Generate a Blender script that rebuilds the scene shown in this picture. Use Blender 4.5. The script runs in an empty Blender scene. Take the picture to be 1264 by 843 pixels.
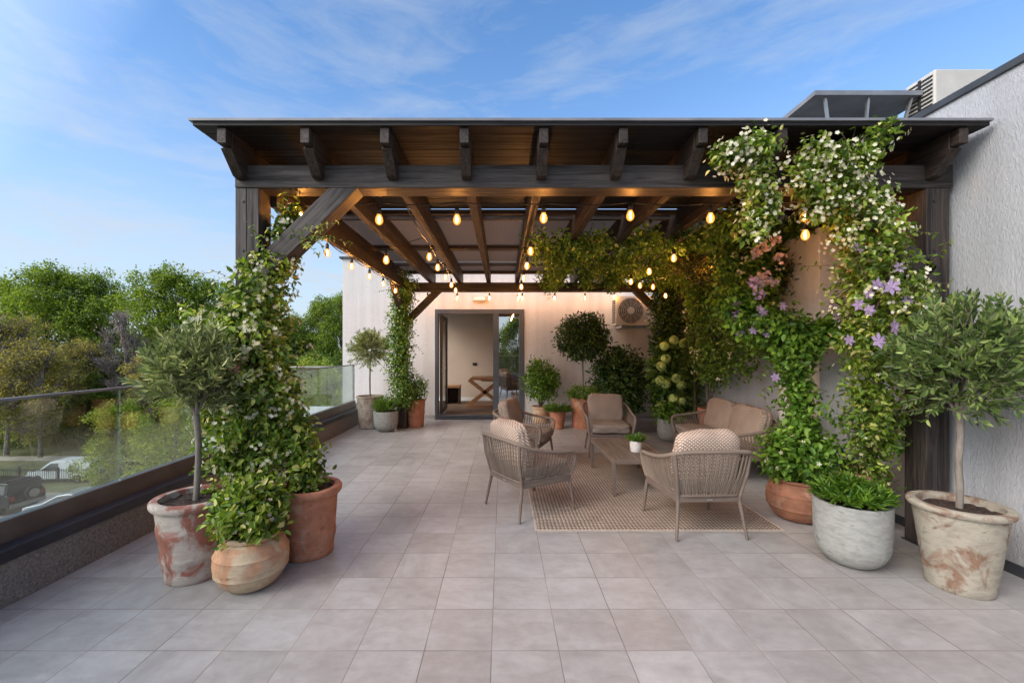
import bpy, bmesh, math, random
import numpy as np
from mathutils import Vector, Matrix
R = math.radians
scene = bpy.context.scene
col = scene.collection
rnd = random.Random(7)
rng = np.random.default_rng(11)

# ------------------------------------------------------------------ camera
cam = bpy.data.cameras.new('camera'); camo = bpy.data.objects.new('camera', cam); col.objects.link(camo)
camo.location = (0, 0, 1.5); camo.rotation_euler = (R(90), 0, 0)
cam.sensor_width = 36; cam.lens = 36 * 518 / 1264
cam.shift_x = 12 / 1264; cam.shift_y = 10.5 / 1264
cam.clip_start = 0.05; cam.clip_end = 3000
scene.camera = camo
scene.view_settings.view_transform = 'Standard'; scene.view_settings.look = 'None'; scene.view_settings.exposure = 0

# ------------------------------------------------------------------ materials
def newmat(name):
    m = bpy.data.materials.new(name); m.use_nodes = True
    nt = m.node_tree; nt.nodes.clear()
    out = nt.nodes.new('ShaderNodeOutputMaterial')
    return m, nt, out
def N(nt, t, **kw):
    n = nt.nodes.new('ShaderNode' + t)
    for k, v in kw.items():
        if k.startswith('i_'):
            key = k[2:].replace('_', ' ')
            n.inputs[int(key) if key.isdigit() else key].default_value = v
        else: setattr(n, k, v)
    return n
def L(nt, a, b): nt.links.new(a, b)
def c4(c): return (c[0], c[1], c[2], 1)
def ramp(nt, fac, stops, interp='LINEAR'):
    r = nt.nodes.new('ShaderNodeValToRGB'); r.color_ramp.interpolation = interp
    e = r.color_ramp.elements
    while len(e) < len(stops): e.new(0.5)
    for i, (p, c) in enumerate(stops):
        e[i].position = p; e[i].color = c4(c)
    L(nt, fac, r.inputs[0]); return r
def coords(nt, scale=(1,1,1), kind='Object', rot=(0,0,0)):
    tc = N(nt, 'TexCoord'); mp = N(nt, 'Mapping'); mp.inputs['Scale'].default_value = scale
    mp.inputs['Rotation'].default_value = rot
    L(nt, tc.outputs[kind], mp.inputs[0]); return mp.outputs[0]
def noise(nt, vec, scale, detail=4, rough=0.55, dist=0):
    n = N(nt, 'TexNoise'); n.inputs['Scale'].default_value = scale; n.inputs['Detail'].default_value = detail
    n.inputs['Roughness'].default_value = rough; n.inputs['Distortion'].default_value = dist
    L(nt, vec, n.inputs['Vector']); return n.outputs[0]
def bump(nt, h, strength, dist, bsdf):
    b = N(nt, 'Bump'); b.inputs['Strength'].default_value = strength; b.inputs['Distance'].default_value = dist
    L(nt, h, b.inputs['Height']); L(nt, b.outputs[0], bsdf.inputs['Normal']); return b
def mixc(nt, fac, a, b, mode='MIX'):
    m = N(nt, 'Mix', data_type='RGBA', blend_type=mode)
    for s, v in ((m.inputs['Factor'], fac), (m.inputs['A'], a), (m.inputs['B'], b)):
        if hasattr(v, 'is_output'): L(nt, v, s)
        elif isinstance(v, (int, float)): s.default_value = v
        else: s.default_value = c4(v)
    return m.outputs['Result']
def math_(nt, op, a, b=None, clamp=False):
    m = N(nt, 'Math', operation=op, use_clamp=clamp)
    for i, v in ((0, a), (1, b)):
        if v is None: continue
        if hasattr(v, 'is_output'): L(nt, v, m.inputs[i])
        else: m.inputs[i].default_value = v
    return m.outputs[0]
def principled(nt, out, rough=0.6, spec=0.4, metal=0):
    p = N(nt, 'BsdfPrincipled'); p.inputs['Roughness'].default_value = rough
    p.inputs['Specular IOR Level'].default_value = spec; p.inputs['Metallic'].default_value = metal
    L(nt, p.outputs[0], out.inputs[0]); return p

def m_noisy(name, c1, c2, scale=6, rough=0.6, bstr=0.2, bscale=None, bdist=0.01, stretch=(1,1,1), metal=0, spec=0.4, mid=(0.35,0.65)):
    m, nt, out = newmat(name); p = principled(nt, out, rough, spec, metal)
    v = coords(nt, stretch); n = noise(nt, v, scale, 5, 0.6)
    r = ramp(nt, n, [(mid[0], c1), (mid[1], c2)]); L(nt, r.outputs[0], p.inputs['Base Color'])
    if bstr:
        n2 = noise(nt, v, bscale or scale * 4, 4, 0.6); bump(nt, n2, bstr, bdist, p)
    return m

def m_wood(name, axis, dark, light, rough=0.62, sc=1.0, roty=0):
    m, nt, out = newmat(name); p = principled(nt, out, rough, 0.35)
    s = [14*sc, 14*sc, 14*sc]; s[axis] = 0.7*sc
    v = coords(nt, tuple(s))
    if roty: pre = coords(nt, (1,1,1), 'Object', (0,roty,0)); nt.links.new(pre, v.node.inputs[0])
    n = noise(nt, v, 2.2, 8, 0.68, 1.2)
    v2 = coords(nt); n2 = noise(nt, v2, 1.7, 3, 0.5)
    f = math_(nt, 'ADD', math_(nt, 'MULTIPLY', n, 0.75), math_(nt, 'MULTIPLY', n2, 0.25))
    mid = tuple((a+b)/2 for a, b in zip(dark, light))
    r = ramp(nt, f, [(0.33, tuple(x*0.45 for x in dark)), (0.42, dark), (0.55, mid), (0.68, light)])
    L(nt, r.outputs[0], p.inputs['Base Color'])
    rr = ramp(nt, n, [(0.3, (0.75,)*3), (0.7, (0.45,)*3)]); L(nt, rr.outputs[0], p.inputs['Roughness'])
    bump(nt, n, 0.5, 0.006, p); return m
WD, WL = (0.021, 0.016, 0.0135), (0.088, 0.068, 0.057)
M = {}
M['wood_x'] = m_wood('dark_wood_x', 0, WD, WL); M['wood_y'] = m_wood('dark_wood_y', 1, WD, WL); M['wood_z'] = m_wood('dark_wood_z', 2, WD, WL)
M['wood_d'] = m_wood('dark_wood_brace_left', 0, WD, WL, roty=R(45)); M['wood_e'] = m_wood('dark_wood_brace_right', 0, WD, WL, roty=R(-45))
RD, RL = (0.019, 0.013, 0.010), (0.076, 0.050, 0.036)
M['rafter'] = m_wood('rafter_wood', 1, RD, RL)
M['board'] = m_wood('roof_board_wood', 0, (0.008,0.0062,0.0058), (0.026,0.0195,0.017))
M['teak_x'] = m_wood('table_slat_wood', 1, (0.11,0.082,0.066), (0.20,0.155,0.125), 0.55)
M['oak'] = m_wood('oak_table_wood', 0, (0.34,0.17,0.075), (0.58,0.32,0.155), 0.5)

def m_stucco(name, base, bs=0.35, scale=55, dirt=0.12, stretch=(1,1,0.5)):
    m, nt, out = newmat(name); p = principled(nt, out, 0.88, 0.2)
    v = coords(nt, stretch); n = noise(nt, v, scale, 4, 0.6, 0.8)
    v2 = coords(nt); n2 = noise(nt, v2, 0.9, 5, 0.6)
    r = ramp(nt, n2, [(0.3, tuple(b*(1-dirt) for b in base)), (0.7, base)])
    r2 = ramp(nt, n, [(0.3, (0.86,)*3), (0.6, (1,1,1))])
    sk_ = noise(nt, coords(nt, (5,5,0.25)), 1.0, 5, 0.6); sr_ = ramp(nt, sk_, [(0.35, (0.90,0.895,0.885)), (0.6, (1.02,1.02,1.02))])
    cw = mixc(nt, 1.0, r.outputs[0], r2.outputs[0], 'MULTIPLY')
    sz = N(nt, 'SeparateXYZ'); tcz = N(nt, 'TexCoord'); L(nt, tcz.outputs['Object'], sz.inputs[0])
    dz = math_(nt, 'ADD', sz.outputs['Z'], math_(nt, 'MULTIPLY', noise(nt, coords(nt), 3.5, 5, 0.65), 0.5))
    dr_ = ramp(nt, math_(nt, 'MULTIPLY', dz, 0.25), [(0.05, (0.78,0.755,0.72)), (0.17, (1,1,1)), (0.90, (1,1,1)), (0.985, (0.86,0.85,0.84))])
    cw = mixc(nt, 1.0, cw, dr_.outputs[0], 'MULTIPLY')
    L(nt, mixc(nt, 1.0, cw, sr_.outputs[0], 'MULTIPLY'), p.inputs['Base Color'])
    bump(nt, n, bs, 0.012, p); return m
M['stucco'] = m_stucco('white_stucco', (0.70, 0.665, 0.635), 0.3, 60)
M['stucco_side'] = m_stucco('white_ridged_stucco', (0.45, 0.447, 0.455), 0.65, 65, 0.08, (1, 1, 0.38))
M['upstand'] = m_noisy('grey_grit_render', (0.095,0.09,0.085), (0.27,0.26,0.245), 70, 0.9, 0.6, 90, 0.008, mid=(0.3,0.72))
M['roomwall'] = m_noisy('room_plaster', (0.50,0.39,0.30), (0.54,0.42,0.33), 2, 0.9, 0.05)
M['roomfloor'] = m_wood('room_parquet', 0, (0.16,0.10,0.06), (0.30,0.19,0.11), 0.35)
M['dark_metal'] = m_noisy('dark_grey_metal', (0.035,0.038,0.043), (0.055,0.058,0.064), 5, 0.45, 0.05, 30, 0.002)
M['cap_metal'] = m_noisy('blue_black_cap_metal', (0.016,0.019,0.028), (0.035,0.040,0.053), 3, 0.38, 0.08, 12, 0.004)
M['door_frame'] = m_noisy('anthracite_frame', (0.060,0.068,0.080), (0.075,0.084,0.098), 3, 0.4, 0.0)
M['channel'] = m_noisy('brown_grey_channel', (0.085,0.075,0.070), (0.13,0.115,0.105), 4, 0.45, 0.05, 30, 0.003, metal=0.3)
M['steel'] = m_noisy('brushed_steel', (0.38,0.36,0.34), (0.5,0.48,0.46), 10, 0.35, 0.05, 40, 0.002, metal=0.8)
M['roof_edge'] = m_noisy('grey_roof_edge', (0.14,0.14,0.15), (0.22,0.22,0.23), 4, 0.5, 0.05)
M['hood_metal'] = m_noisy('hood_metal', (0.17,0.175,0.19), (0.24,0.245,0.26), 3, 0.5, 0.05)
M['ac_white'] = m_noisy('ac_painted_metal', (0.50,0.46,0.40), (0.57,0.53,0.47), 5, 0.5, 0.03)
M['ac_grille'] = m_noisy('ac_dark_grille', (0.07,0.065,0.06), (0.11,0.10,0.095), 5, 0.6, 0.03)
M['black'] = m_noisy('black_plastic', (0.012,0.012,0.012), (0.03,0.03,0.03), 20, 0.5, 0.1)
M['white_plastic'] = m_noisy('white_plastic', (0.74,0.72,0.68), (0.80,0.78,0.74), 8, 0.45, 0.02)
M['frame_taupe'] = m_noisy('taupe_powder_coat', (0.140,0.101,0.078), (0.175,0.128,0.10), 12, 0.5, 0.1, 200, 0.001)
M['soil'] = m_noisy('potting_soil', (0.018,0.011,0.008), (0.085,0.05,0.035), 45, 0.95, 1.0, 60, 0.02)
M['bark'] = m_noisy('olive_bark', (0.12,0.10,0.08), (0.26,0.22,0.18), 18, 0.85, 0.8, 50, 0.01, stretch=(1,1,0.3))
M['vine_stem'] = m_noisy('vine_stem_bark', (0.05,0.03,0.02), (0.16,0.10,0.065), 18, 0.85, 0.6, 50, 0.01)
M['tree_bark'] = m_noisy('tree_bark', (0.13,0.105,0.09), (0.30,0.25,0.22), 4, 0.9, 0.5, 20, 0.03)

def m_rope():
    m, nt, out = newmat('taupe_rope'); p = principled(nt, out, 0.85, 0.15)
    v = coords(nt); g = N(nt, 'NewGeometry')
    w = N(nt, 'TexWave', wave_type='BANDS', bands_direction='DIAGONAL'); w.inputs['Scale'].default_value = 55; w.inputs['Distortion'].default_value = 1.5
    L(nt, v, w.inputs[0])
    r = ramp(nt, g.outputs['Random Per Island'], [(0, (0.195,0.143,0.108)), (1, (0.30,0.232,0.18))])
    r2 = ramp(nt, w.outputs[0], [(0, (0.72,)*3), (1, (1.05,)*3)])
    L(nt, mixc(nt, 1, r.outputs[0], r2.outputs[0], 'MULTIPLY'), p.inputs['Base Color'])
    bump(nt, w.outputs[0], 0.6, 0.002, p); return m
M['rope'] = m_rope()

def m_weave(name, ca, cb, cell, bstr=0.7, contrast=1.0, diag=False, plane='XZ'):
    # basket weave: over/under bands from two phase shifted sine products
    m, nt, out = newmat(name); p = principled(nt, out, 0.92, 0.1)
    v = coords(nt, (1,1,1), 'Object', (0,0,R(45)) if diag else (0,0,0))
    sep = N(nt, 'SeparateXYZ')
    nz = N(nt, 'TexNoise'); nz.inputs['Scale'].default_value = 9; L(nt, v, nz.inputs['Vector'])
    add = N(nt, 'VectorMath', operation='MULTIPLY_ADD'); L(nt, nz.outputs[1], add.inputs[0]); add.inputs[1].default_value = (cell*0.7,)*3; L(nt, v, add.inputs[2])
    L(nt, add.outputs[0], sep.inputs[0])
    u = sep.outputs['X']
    w = {'XY': sep.outputs['Y'], 'XZ': math_(nt, 'ADD', sep.outputs['Y'], sep.outputs['Z'])}[plane]
    k = math.pi / cell
    su = math_(nt, 'SINE', math_(nt, 'MULTIPLY', u, k)); sw = math_(nt, 'SINE', math_(nt, 'MULTIPLY', w, k))
    pr = math_(nt, 'MULTIPLY', su, sw)
    au = math_(nt, 'ABSOLUTE', su); aw = math_(nt, 'ABSOLUTE', sw)
    h = math_(nt, 'POWER', math_(nt, 'MULTIPLY', au, aw), 0.5)
    fac = math_(nt, 'MULTIPLY_ADD', pr, contrast); nt.nodes[-1].inputs[2].default_value = 0.5
    nn = noise(nt, coords(nt), 6, 3)
    base = mixc(nt, math_(nt, 'MINIMUM', math_(nt, 'MAXIMUM', fac, 0.0), 1.0), ca, cb)
    sh = ramp(nt, h, [(0.0, (0.35,)*3), (0.55, (1,)*3)])
    c = mixc(nt, 1, base, sh.outputs[0], 'MULTIPLY')
    sh2 = ramp(nt, nn, [(0.3, (0.86,)*3), (0.7, (1.08,)*3)])
    L(nt, mixc(nt, 1, c, sh2.outputs[0], 'MULTIPLY'), p.inputs['Base Color'])
    bump(nt, h, bstr, 0.006, p); return m
M['cushion'] = m_weave('taupe_woven_cushion', (0.25,0.175,0.13), (0.49,0.385,0.305), 0.0135, 0.6, 0.6)
M['cushion_light'] = m_weave('cream_brown_woven_cushion', (0.34,0.19,0.13), (0.74,0.62,0.50), 0.0155, 0.7, 0.6)
M['seat_cloth'] = m_weave('taupe_seat_cloth', (0.28,0.22,0.178), (0.38,0.31,0.255), 0.006, 0.4, 0.5)
M['rug'] = m_weave('woven_rug', (0.20,0.135,0.10), (0.52,0.42,0.335), 0.023, 0.9, 0.75, True, 'XY')
M['rug_edge'] = m_noisy('rug_binding', (0.36,0.28,0.22), (0.46,0.37,0.30), 60, 0.9, 0.5, 120, 0.003)

def m_tiles():
    m, nt, out = newmat('porcelain_tiles'); p = principled(nt, out, 0.4, 0.55)
    T = 0.336
    tc = N(nt, 'TexCoord'); mp = N(nt, 'Mapping'); mp.inputs['Location'].default_value = (0.053/T + 100, -2.0966/T + 100, 0.5)
    mp.inputs['Scale'].default_value = (1/T, 1/T, 1); L(nt, tc.outputs['Object'], mp.inputs[0])
    fl = N(nt, 'VectorMath', operation='FLOOR'); L(nt, mp.outputs[0], fl.inputs[0])
    fr = N(nt, 'VectorMath', operation='FRACTION'); L(nt, mp.outputs[0], fr.inputs[0])
    wn = N(nt, 'TexWhiteNoise', noise_dimensions='3D'); L(nt, fl.outputs[0], wn.inputs['Vector'])
    off = N(nt, 'VectorMath', operation='MULTIPLY_ADD'); L(nt, wn.outputs['Color'], off.inputs[0]); off.inputs[1].default_value = (37,53,11); L(nt, mp.outputs[0], off.inputs[2])
    s1 = N(nt, 'VectorMath', operation='MULTIPLY'); L(nt, off.outputs[0], s1.inputs[0]); s1.inputs[1].default_value = (1.2, 3.0, 1)
    s2 = N(nt, 'VectorMath', operation='MULTIPLY'); L(nt, off.outputs[0], s2.inputs[0]); s2.inputs[1].default_value = (2.6, 1.0, 1)
    n1 = noise(nt, s1.outputs[0], 1.3, 6, 0.62, 0.6); n2 = noise(nt, s2.outputs[0], 1.1, 6, 0.62, 0.6)
    n3 = noise(nt, off.outputs[0], 0.9, 3, 0.5)
    sp = N(nt, 'SeparateColor'); L(nt, wn.outputs['Color'], sp.inputs[0])
    st = math_(nt, 'GREATER_THAN', sp.outputs[0], 0.86)
    n12 = N(nt, 'Mix', data_type='FLOAT'); L(nt, st, n12.inputs['Factor']); L(nt, n1, n12.inputs['A']); L(nt, n2, n12.inputs['B'])
    f = math_(nt, 'ADD', math_(nt, 'MULTIPLY', n12.outputs['Result'], 0.6), math_(nt, 'MULTIPLY', n3, 0.4))
    r = ramp(nt, f, [(0.30, (0.285,0.264,0.247)), (0.5, (0.365,0.343,0.325)), (0.70, (0.440,0.419,0.402))])
    tone = ramp(nt, sp.outputs[1], [(0, (0.90,0.885,0.875)), (1, (1.06,1.06,1.07))])
    c = mixc(nt, 1, r.outputs[0], tone.outputs[0], 'MULTIPLY')
    big = noise(nt, tc.outputs['Object'], 0.55, 3, 0.5)
    bt = ramp(nt, big, [(0.35, (0.90,0.89,0.88)), (0.65, (1.04,1.04,1.05))])
    c = mixc(nt, 1, c, bt.outputs[0], 'MULTIPLY')
    mo = noise(nt, off.outputs[0], 5.5, 6, 0.65, 0.3); mt = ramp(nt, mo, [(0.3, (0.91,0.905,0.90)), (0.7, (1.07,1.07,1.07))])
    c = mixc(nt, 1, c, mt.outputs[0], 'MULTIPLY')
    # joints
    sx = N(nt, 'SeparateXYZ'); L(nt, fr.outputs[0], sx.inputs[0])
    def edge(o):
        a = math_(nt, 'ABSOLUTE', math_(nt, 'SUBTRACT', o, 0.5)); return a
    e = math_(nt, 'MAXIMUM', edge(sx.outputs['X']), edge(sx.outputs['Y']))
    j = ramp(nt, e, [(0.4915, (0,0,0)), (0.4945, (1,1,1))])
    jn = noise(nt, tc.outputs['Object'], 1.1, 3)
    jc = ramp(nt, jn, [(0.4, (0.15,0.125,0.108)), (0.6, (0.32,0.27,0.225))])
    c = mixc(nt, j.outputs[0], c, jc.outputs[0])
    L(nt, c, p.inputs['Base Color'])
    rr = ramp(nt, f, [(0.35, (0.34,)*3), (0.65, (0.42,)*3)]); rj = mixc(nt, j.outputs[0], rr.outputs[0], (0.9,0.9,0.9)); L(nt, rj, p.inputs['Roughness'])
    hb = math_(nt, 'SUBTRACT', math_(nt, 'MULTIPLY', f, 0.12), j.outputs[0]); bump(nt, hb, 0.35, 0.003, p)
    return m
M['tiles'] = m_tiles()

def m_pot(name, clay, wash, amount, zramp=None, dark=(0.10,0.07,0.05), scale=4, rough=0.8):
    """weathered clay: noise mix of clay and limewash with stains"""
    m, nt, out = newmat(name); p = principled(nt, out, rough, 0.25)
    v = coords(nt, (1,1,0.75)); n = noise(nt, v, scale, 8, 0.62, 0.9)
    v2 = coords(nt, (1,1,2.2)); n2 = noise(nt, v2, scale*2.1, 6, 0.6, 0.4)
    n3 = noise(nt, coords(nt), 1.8*scale, 4, 0.6)
    base = ramp(nt, n3, [(0.32, tuple(x*0.72 for x in clay)), (0.68, tuple(min(1,x*1.12) for x in clay))])
    f = ramp(nt, n, [(0.56-amount*0.32, (1,1,1)), (0.66-amount*0.32, (0,0,0))] )
    inv = math_(nt, 'SUBTRACT', 1.0, f.outputs[0])
    w2 = ramp(nt, n2, [(0.3, tuple(x*0.68 for x in wash)), (0.62, wash)])
    c = mixc(nt, inv, base.outputs[0], w2.outputs[0])
    st = ramp(nt, n2, [(0.60, (1,1,1)), (0.74, tuple(0.35+d for d in dark))])
    c = mixc(nt, 1, c, st.outputs[0], 'MULTIPLY')
    L(nt, c, p.inputs['Base Color']); 
    h = math_(nt, 'ADD', math_(nt, 'MULTIPLY', inv, 0.3), n2); bump(nt, h, 0.5, 0.008, p); return m
M['pot_red_wash'] = m_pot('peeling_red_limewash_clay', (0.33,0.13,0.09), (0.50,0.42,0.35), 0.30, scale=5.5)
M['pot_belly'] = m_pot('pale_orange_clay', (0.47,0.25,0.14), (0.50,0.38,0.25), 0.3, scale=6)
M['pot_terra'] = m_pot('terracotta_clay', (0.42,0.175,0.10), (0.46,0.27,0.18), 0.0, scale=6)
M['pot_terra_d'] = m_pot('dark_terracotta_clay', (0.30,0.13,0.075), (0.36,0.20,0.13), 0.1, scale=5)
M['pot_white'] = m_pot('whitewashed_clay', (0.22,0.13,0.085), (0.37,0.325,0.255), 0.52, scale=6)
M['pot_concrete'] = m_pot('pitted_concrete', (0.20,0.195,0.18), (0.33,0.322,0.29), 0.80, scale=7)
M['pot_beige'] = m_pot('beige_stone', (0.30,0.22,0.17), (0.42,0.35,0.28), 0.4, scale=6)

def m_glass(name, tint, refl):
    m, nt, out = newmat(name)
    t = N(nt, 'BsdfTransparent'); t.inputs[0].default_value = c4(tint)
    g = N(nt, 'BsdfGlossy'); g.inputs['Roughness'].default_value = 0.01; g.inputs['Color'].default_value = (0.9,0.93,0.95,1)
    fr = N(nt, 'Fresnel'); fr.inputs[0].default_value = 1.5
    f = math_(nt, 'ADD', math_(nt, 'MULTIPLY', fr.outputs[0], 0.45), refl, True)
    mx = N(nt, 'MixShader'); L(nt, f, mx.inputs[0]); L(nt, t.outputs[0], mx.inputs[1]); L(nt, g.outputs[0], mx.inputs[2])
    L(nt, mx.outputs[0], out.inputs[0]); return m
M['rail_glass'] = m_glass('rail_glass', (0.86,0.91,0.885), 0.02)
M['door_glass'] = m_glass('door_glass', (0.55,0.6,0.62), 0.42)
M['car_glass'] = m_noisy('car_dark_glass', (0.02,0.025,0.03), (0.04,0.05,0.06), 3, 0.1, 0, spec=0.8)

def m_panel():
    m, nt, out = newmat('roof_sheet')
    d = N(nt, 'BsdfDiffuse'); t = N(nt, 'BsdfTranslucent')
    w = N(nt, 'TexWave'); w.inputs['Scale'].default_value = 9; w.inputs['Distortion'].default_value = 0.3; L(nt, coords(nt), w.inputs[0])
    r = ramp(nt, w.outputs[0], [(0, (0.15,0.135,0.128)), (1, (0.19,0.17,0.16))]); L(nt, r.outputs[0], d.inputs[0]); 
    t.inputs[0].default_value = (0.16,0.145,0.135,1)
    mx = N(nt, 'AddShader'); L(nt, d.outputs[0], mx.inputs[0]); L(nt, t.outputs[0], mx.inputs[1]); L(nt, mx.outputs[0], out.inputs[0]); return m
M['panel'] = m_panel()

def m_leaf(name, stops, rough=0.45, trans=0.35, spec=0.35, tcol=None, ns=7.0, lo=0.50, hi=1.28):
    m, nt, out = newmat(name)
    g = N(nt, 'NewGeometry'); r = ramp(nt, g.outputs['Random Per Island'], stops)
    n = noise(nt, coords(nt), ns, 3); cl = ramp(nt, n, [(0.3, (lo,lo,lo*0.9)), (0.7, (hi*1.05,hi,hi*0.9))])  # clump noise varies leaf tone, also standing in for shaded gaps
    c = mixc(nt, 1, r.outputs[0], cl.outputs[0], 'MULTIPLY')
    p = N(nt, 'BsdfPrincipled'); p.inputs['Roughness'].default_value = rough; p.inputs['Specular IOR Level'].default_value = spec
    L(nt, c, p.inputs['Base Color'])
    t = N(nt, 'BsdfTranslucent'); c2 = mixc(nt, 1, c, tcol or (1.5,1.6,0.7), 'MULTIPLY'); L(nt, c2, t.inputs[0])
    mx = N(nt, 'MixShader'); mx.inputs[0].default_value = trans
    L(nt, p.outputs[0], mx.inputs[1]); L(nt, t.outputs[0], mx.inputs[2]); L(nt, mx.outputs[0], out.inputs[0]); return m
M['jas'] = m_leaf('jasmine_leaf', [(0,(0.058,0.111,0.018)),(0.35,(0.127,0.211,0.028)),(0.7,(0.232,0.333,0.044)),(0.90,(0.370,0.434,0.096)),(1.0,(0.718,0.626,0.288))])
M['jas_dark'] = m_leaf('shade_vine_leaf', [(0,(0.048,0.111,0.024)),(0.5,(0.119,0.222,0.038)),(0.9,(0.222,0.371,0.065)),(1.0,(0.475,0.535,0.181))])
M['vine_red'] = m_leaf('bronze_vine_leaf', [(0,(0.03,0.045,0.015)),(0.4,(0.06,0.10,0.025)),(0.8,(0.13,0.12,0.045)),(1.0,(0.22,0.11,0.07))])
M['bright'] = m_leaf('bright_green_leaf', [(0,(0.052,0.128,0.017)),(0.5,(0.114,0.237,0.030)),(1.0,(0.239,0.375,0.053))])
M['olive'] = m_leaf('olive_leaf', [(0,(0.105,0.145,0.052)),(0.5,(0.231,0.289,0.108)),(0.85,(0.403,0.454,0.194)),(1.0,(0.658,0.660,0.342))], 0.5, 0.22, tcol=(1.3,1.35,0.9))
M['olive_d'] = m_leaf('dark_olive_leaf', [(0,(0.047,0.083,0.023)),(0.5,(0.105,0.169,0.047)),(0.85,(0.198,0.277,0.079)),(1.0,(0.350,0.433,0.160))], 0.45, 0.22, tcol=(1.3,1.35,0.9))
M['dark_leaf'] = m_leaf('dark_glossy_leaf', [(0,(0.019,0.049,0.012)),(0.6,(0.048,0.105,0.024)),(1.0,(0.101,0.182,0.049))], 0.35, 0.2)
M['conifer'] = m_leaf('conifer_leaf', [(0,(0.039,0.072,0.013)),(1.0,(0.111,0.169,0.028))], 0.6, 0.2)
M['hydr'] = m_leaf('hydrangea_leaf', [(0,(0.049,0.112,0.020)),(1.0,(0.140,0.250,0.050))], 0.45, 0.3)
M['lime'] = m_leaf('lime_petal', [(0,(0.42,0.55,0.18)),(1.0,(0.74,0.82,0.42))], 0.6, 0.3)
M['cream'] = m_leaf('cream_petal', [(0,(0.62,0.58,0.34)),(0.5,(0.80,0.78,0.60)),(1.0,(0.88,0.86,0.78))], 0.6, 0.3, tcol=(1,1,0.8))
M['pinkw'] = m_leaf('pale_pink_petal', [(0,(0.75,0.50,0.48)),(1.0,(0.88,0.80,0.76))], 0.6, 0.3, tcol=(1,0.9,0.9))
M['pink'] = m_leaf('pink_petal', [(0,(0.46,0.33,0.46)),(1.0,(0.68,0.56,0.68))], 0.6, 0.3, tcol=(1,0.8,0.8))
M['purple'] = m_leaf('mauve_petal', [(0,(0.34,0.22,0.50)),(1.0,(0.60,0.46,0.74))], 0.6, 0.3, tcol=(1,0.9,1.1))
M['salmon'] = m_leaf('salmon_petal', [(0,(0.62,0.32,0.24)),(1.0,(0.80,0.52,0.42))], 0.6, 0.3, tcol=(1,0.8,0.8))
tg = lambda a, b, c: [(0, a), (0.6, b), (1.0, c)]
M['tree_g'] = m_leaf('fresh_tree_leaf', tg((0.089,0.148,0.020),(0.206,0.295,0.035),(0.393,0.464,0.065)), 0.6, 0.35, ns=0.42, lo=0.55, hi=1.3)
M['tree_o'] = m_leaf('olive_brown_tree_leaf', tg((0.163,0.157,0.047),(0.336,0.294,0.075),(0.558,0.451,0.135)), 0.7, 0.3, ns=0.42, lo=0.55, hi=1.3)
M['tree_y'] = m_leaf('yellow_green_tree_leaf', tg((0.173,0.234,0.033),(0.345,0.413,0.061),(0.546,0.578,0.110)), 0.6, 0.35, ns=0.42, lo=0.55, hi=1.3)
M['tree_d'] = m_leaf('dark_tree_leaf', tg((0.067,0.121,0.020),(0.146,0.232,0.036),(0.291,0.386,0.067)), 0.6, 0.25, ns=0.42, lo=0.55, hi=1.3)
M['twig'] = m_leaf('bare_twigs', tg((0.297,0.209,0.181),(0.479,0.351,0.295),(0.684,0.527,0.443)), 0.8, 0.1, tcol=(1,1,1))

def m_bulb():
    m, nt, out = newmat('amber_bulb_glass')
    lw = N(nt, 'LayerWeight'); lw.inputs[0].default_value = 0.4
    r = ramp(nt, lw.outputs['Facing'], [(0.0, (1.0,0.46,0.08)), (1.0, (1.0,0.27,0.02))])
    e = N(nt, 'Emission'); L(nt, r.outputs[0], e.inputs[0]); e.inputs[1].default_value = 2.3
    t = N(nt, 'BsdfTransparent'); t.inputs[0].default_value = (1,0.86,0.62,1)
    mx = N(nt, 'MixShader'); mx.inputs[0].default_value = 0.62; L(nt, t.outputs[0], mx.inputs[1]); L(nt, e.outputs[0], mx.inputs[2])
    L(nt, mx.outputs[0], out.inputs[0]); return m
M['bulb'] = m_bulb()
def m_filament():
    m, nt, out = newmat('glowing_filament'); e = N(nt, 'Emission'); e.inputs[0].default_value = (1,0.46,0.13,1); e.inputs[1].default_value = 1800
    L(nt, e.outputs[0], out.inputs[0]); return m
M['filament'] = m_filament()
M['paint_silver'] = m_noisy('silver_car_paint', (0.42,0.43,0.45), (0.48,0.49,0.5), 2, 0.25, 0, metal=0.4)
M['paint_white'] = m_noisy('white_car_paint', (0.72,0.73,0.74), (0.80,0.8,0.8), 2, 0.3, 0)
M['paint_black'] = m_noisy('black_car_paint', (0.008,0.009,0.012), (0.018,0.019,0.022), 2, 0.25, 0)
M['tyre'] = m_noisy('tyre_rubber', (0.015,0.015,0.015), (0.03,0.03,0.03), 10, 0.8, 0.2)
M['tail'] = m_noisy('red_tail_light', (0.35,0.02,0.01), (0.45,0.03,0.02), 4, 0.3, 0)
M['ground'] = m_noisy('meadow_ground', (0.09,0.11,0.035), (0.22,0.20,0.10), 0.25, 0.95, 0.5, 2, 0.1)
M['asphalt'] = m_noisy('pale_asphalt', (0.30,0.28,0.25), (0.40,0.37,0.335), 0.5, 0.9, 0.3, 6, 0.02)
M['dirt'] = m_noisy('dirt_road', (0.42,0.36,0.30), (0.55,0.48,0.40), 0.4, 0.95, 0.4, 4, 0.03)
M['slab_white'] = m_noisy('white_balcony', (0.66,0.66,0.66), (0.74,0.74,0.74), 2, 0.8, 0.1)

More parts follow.
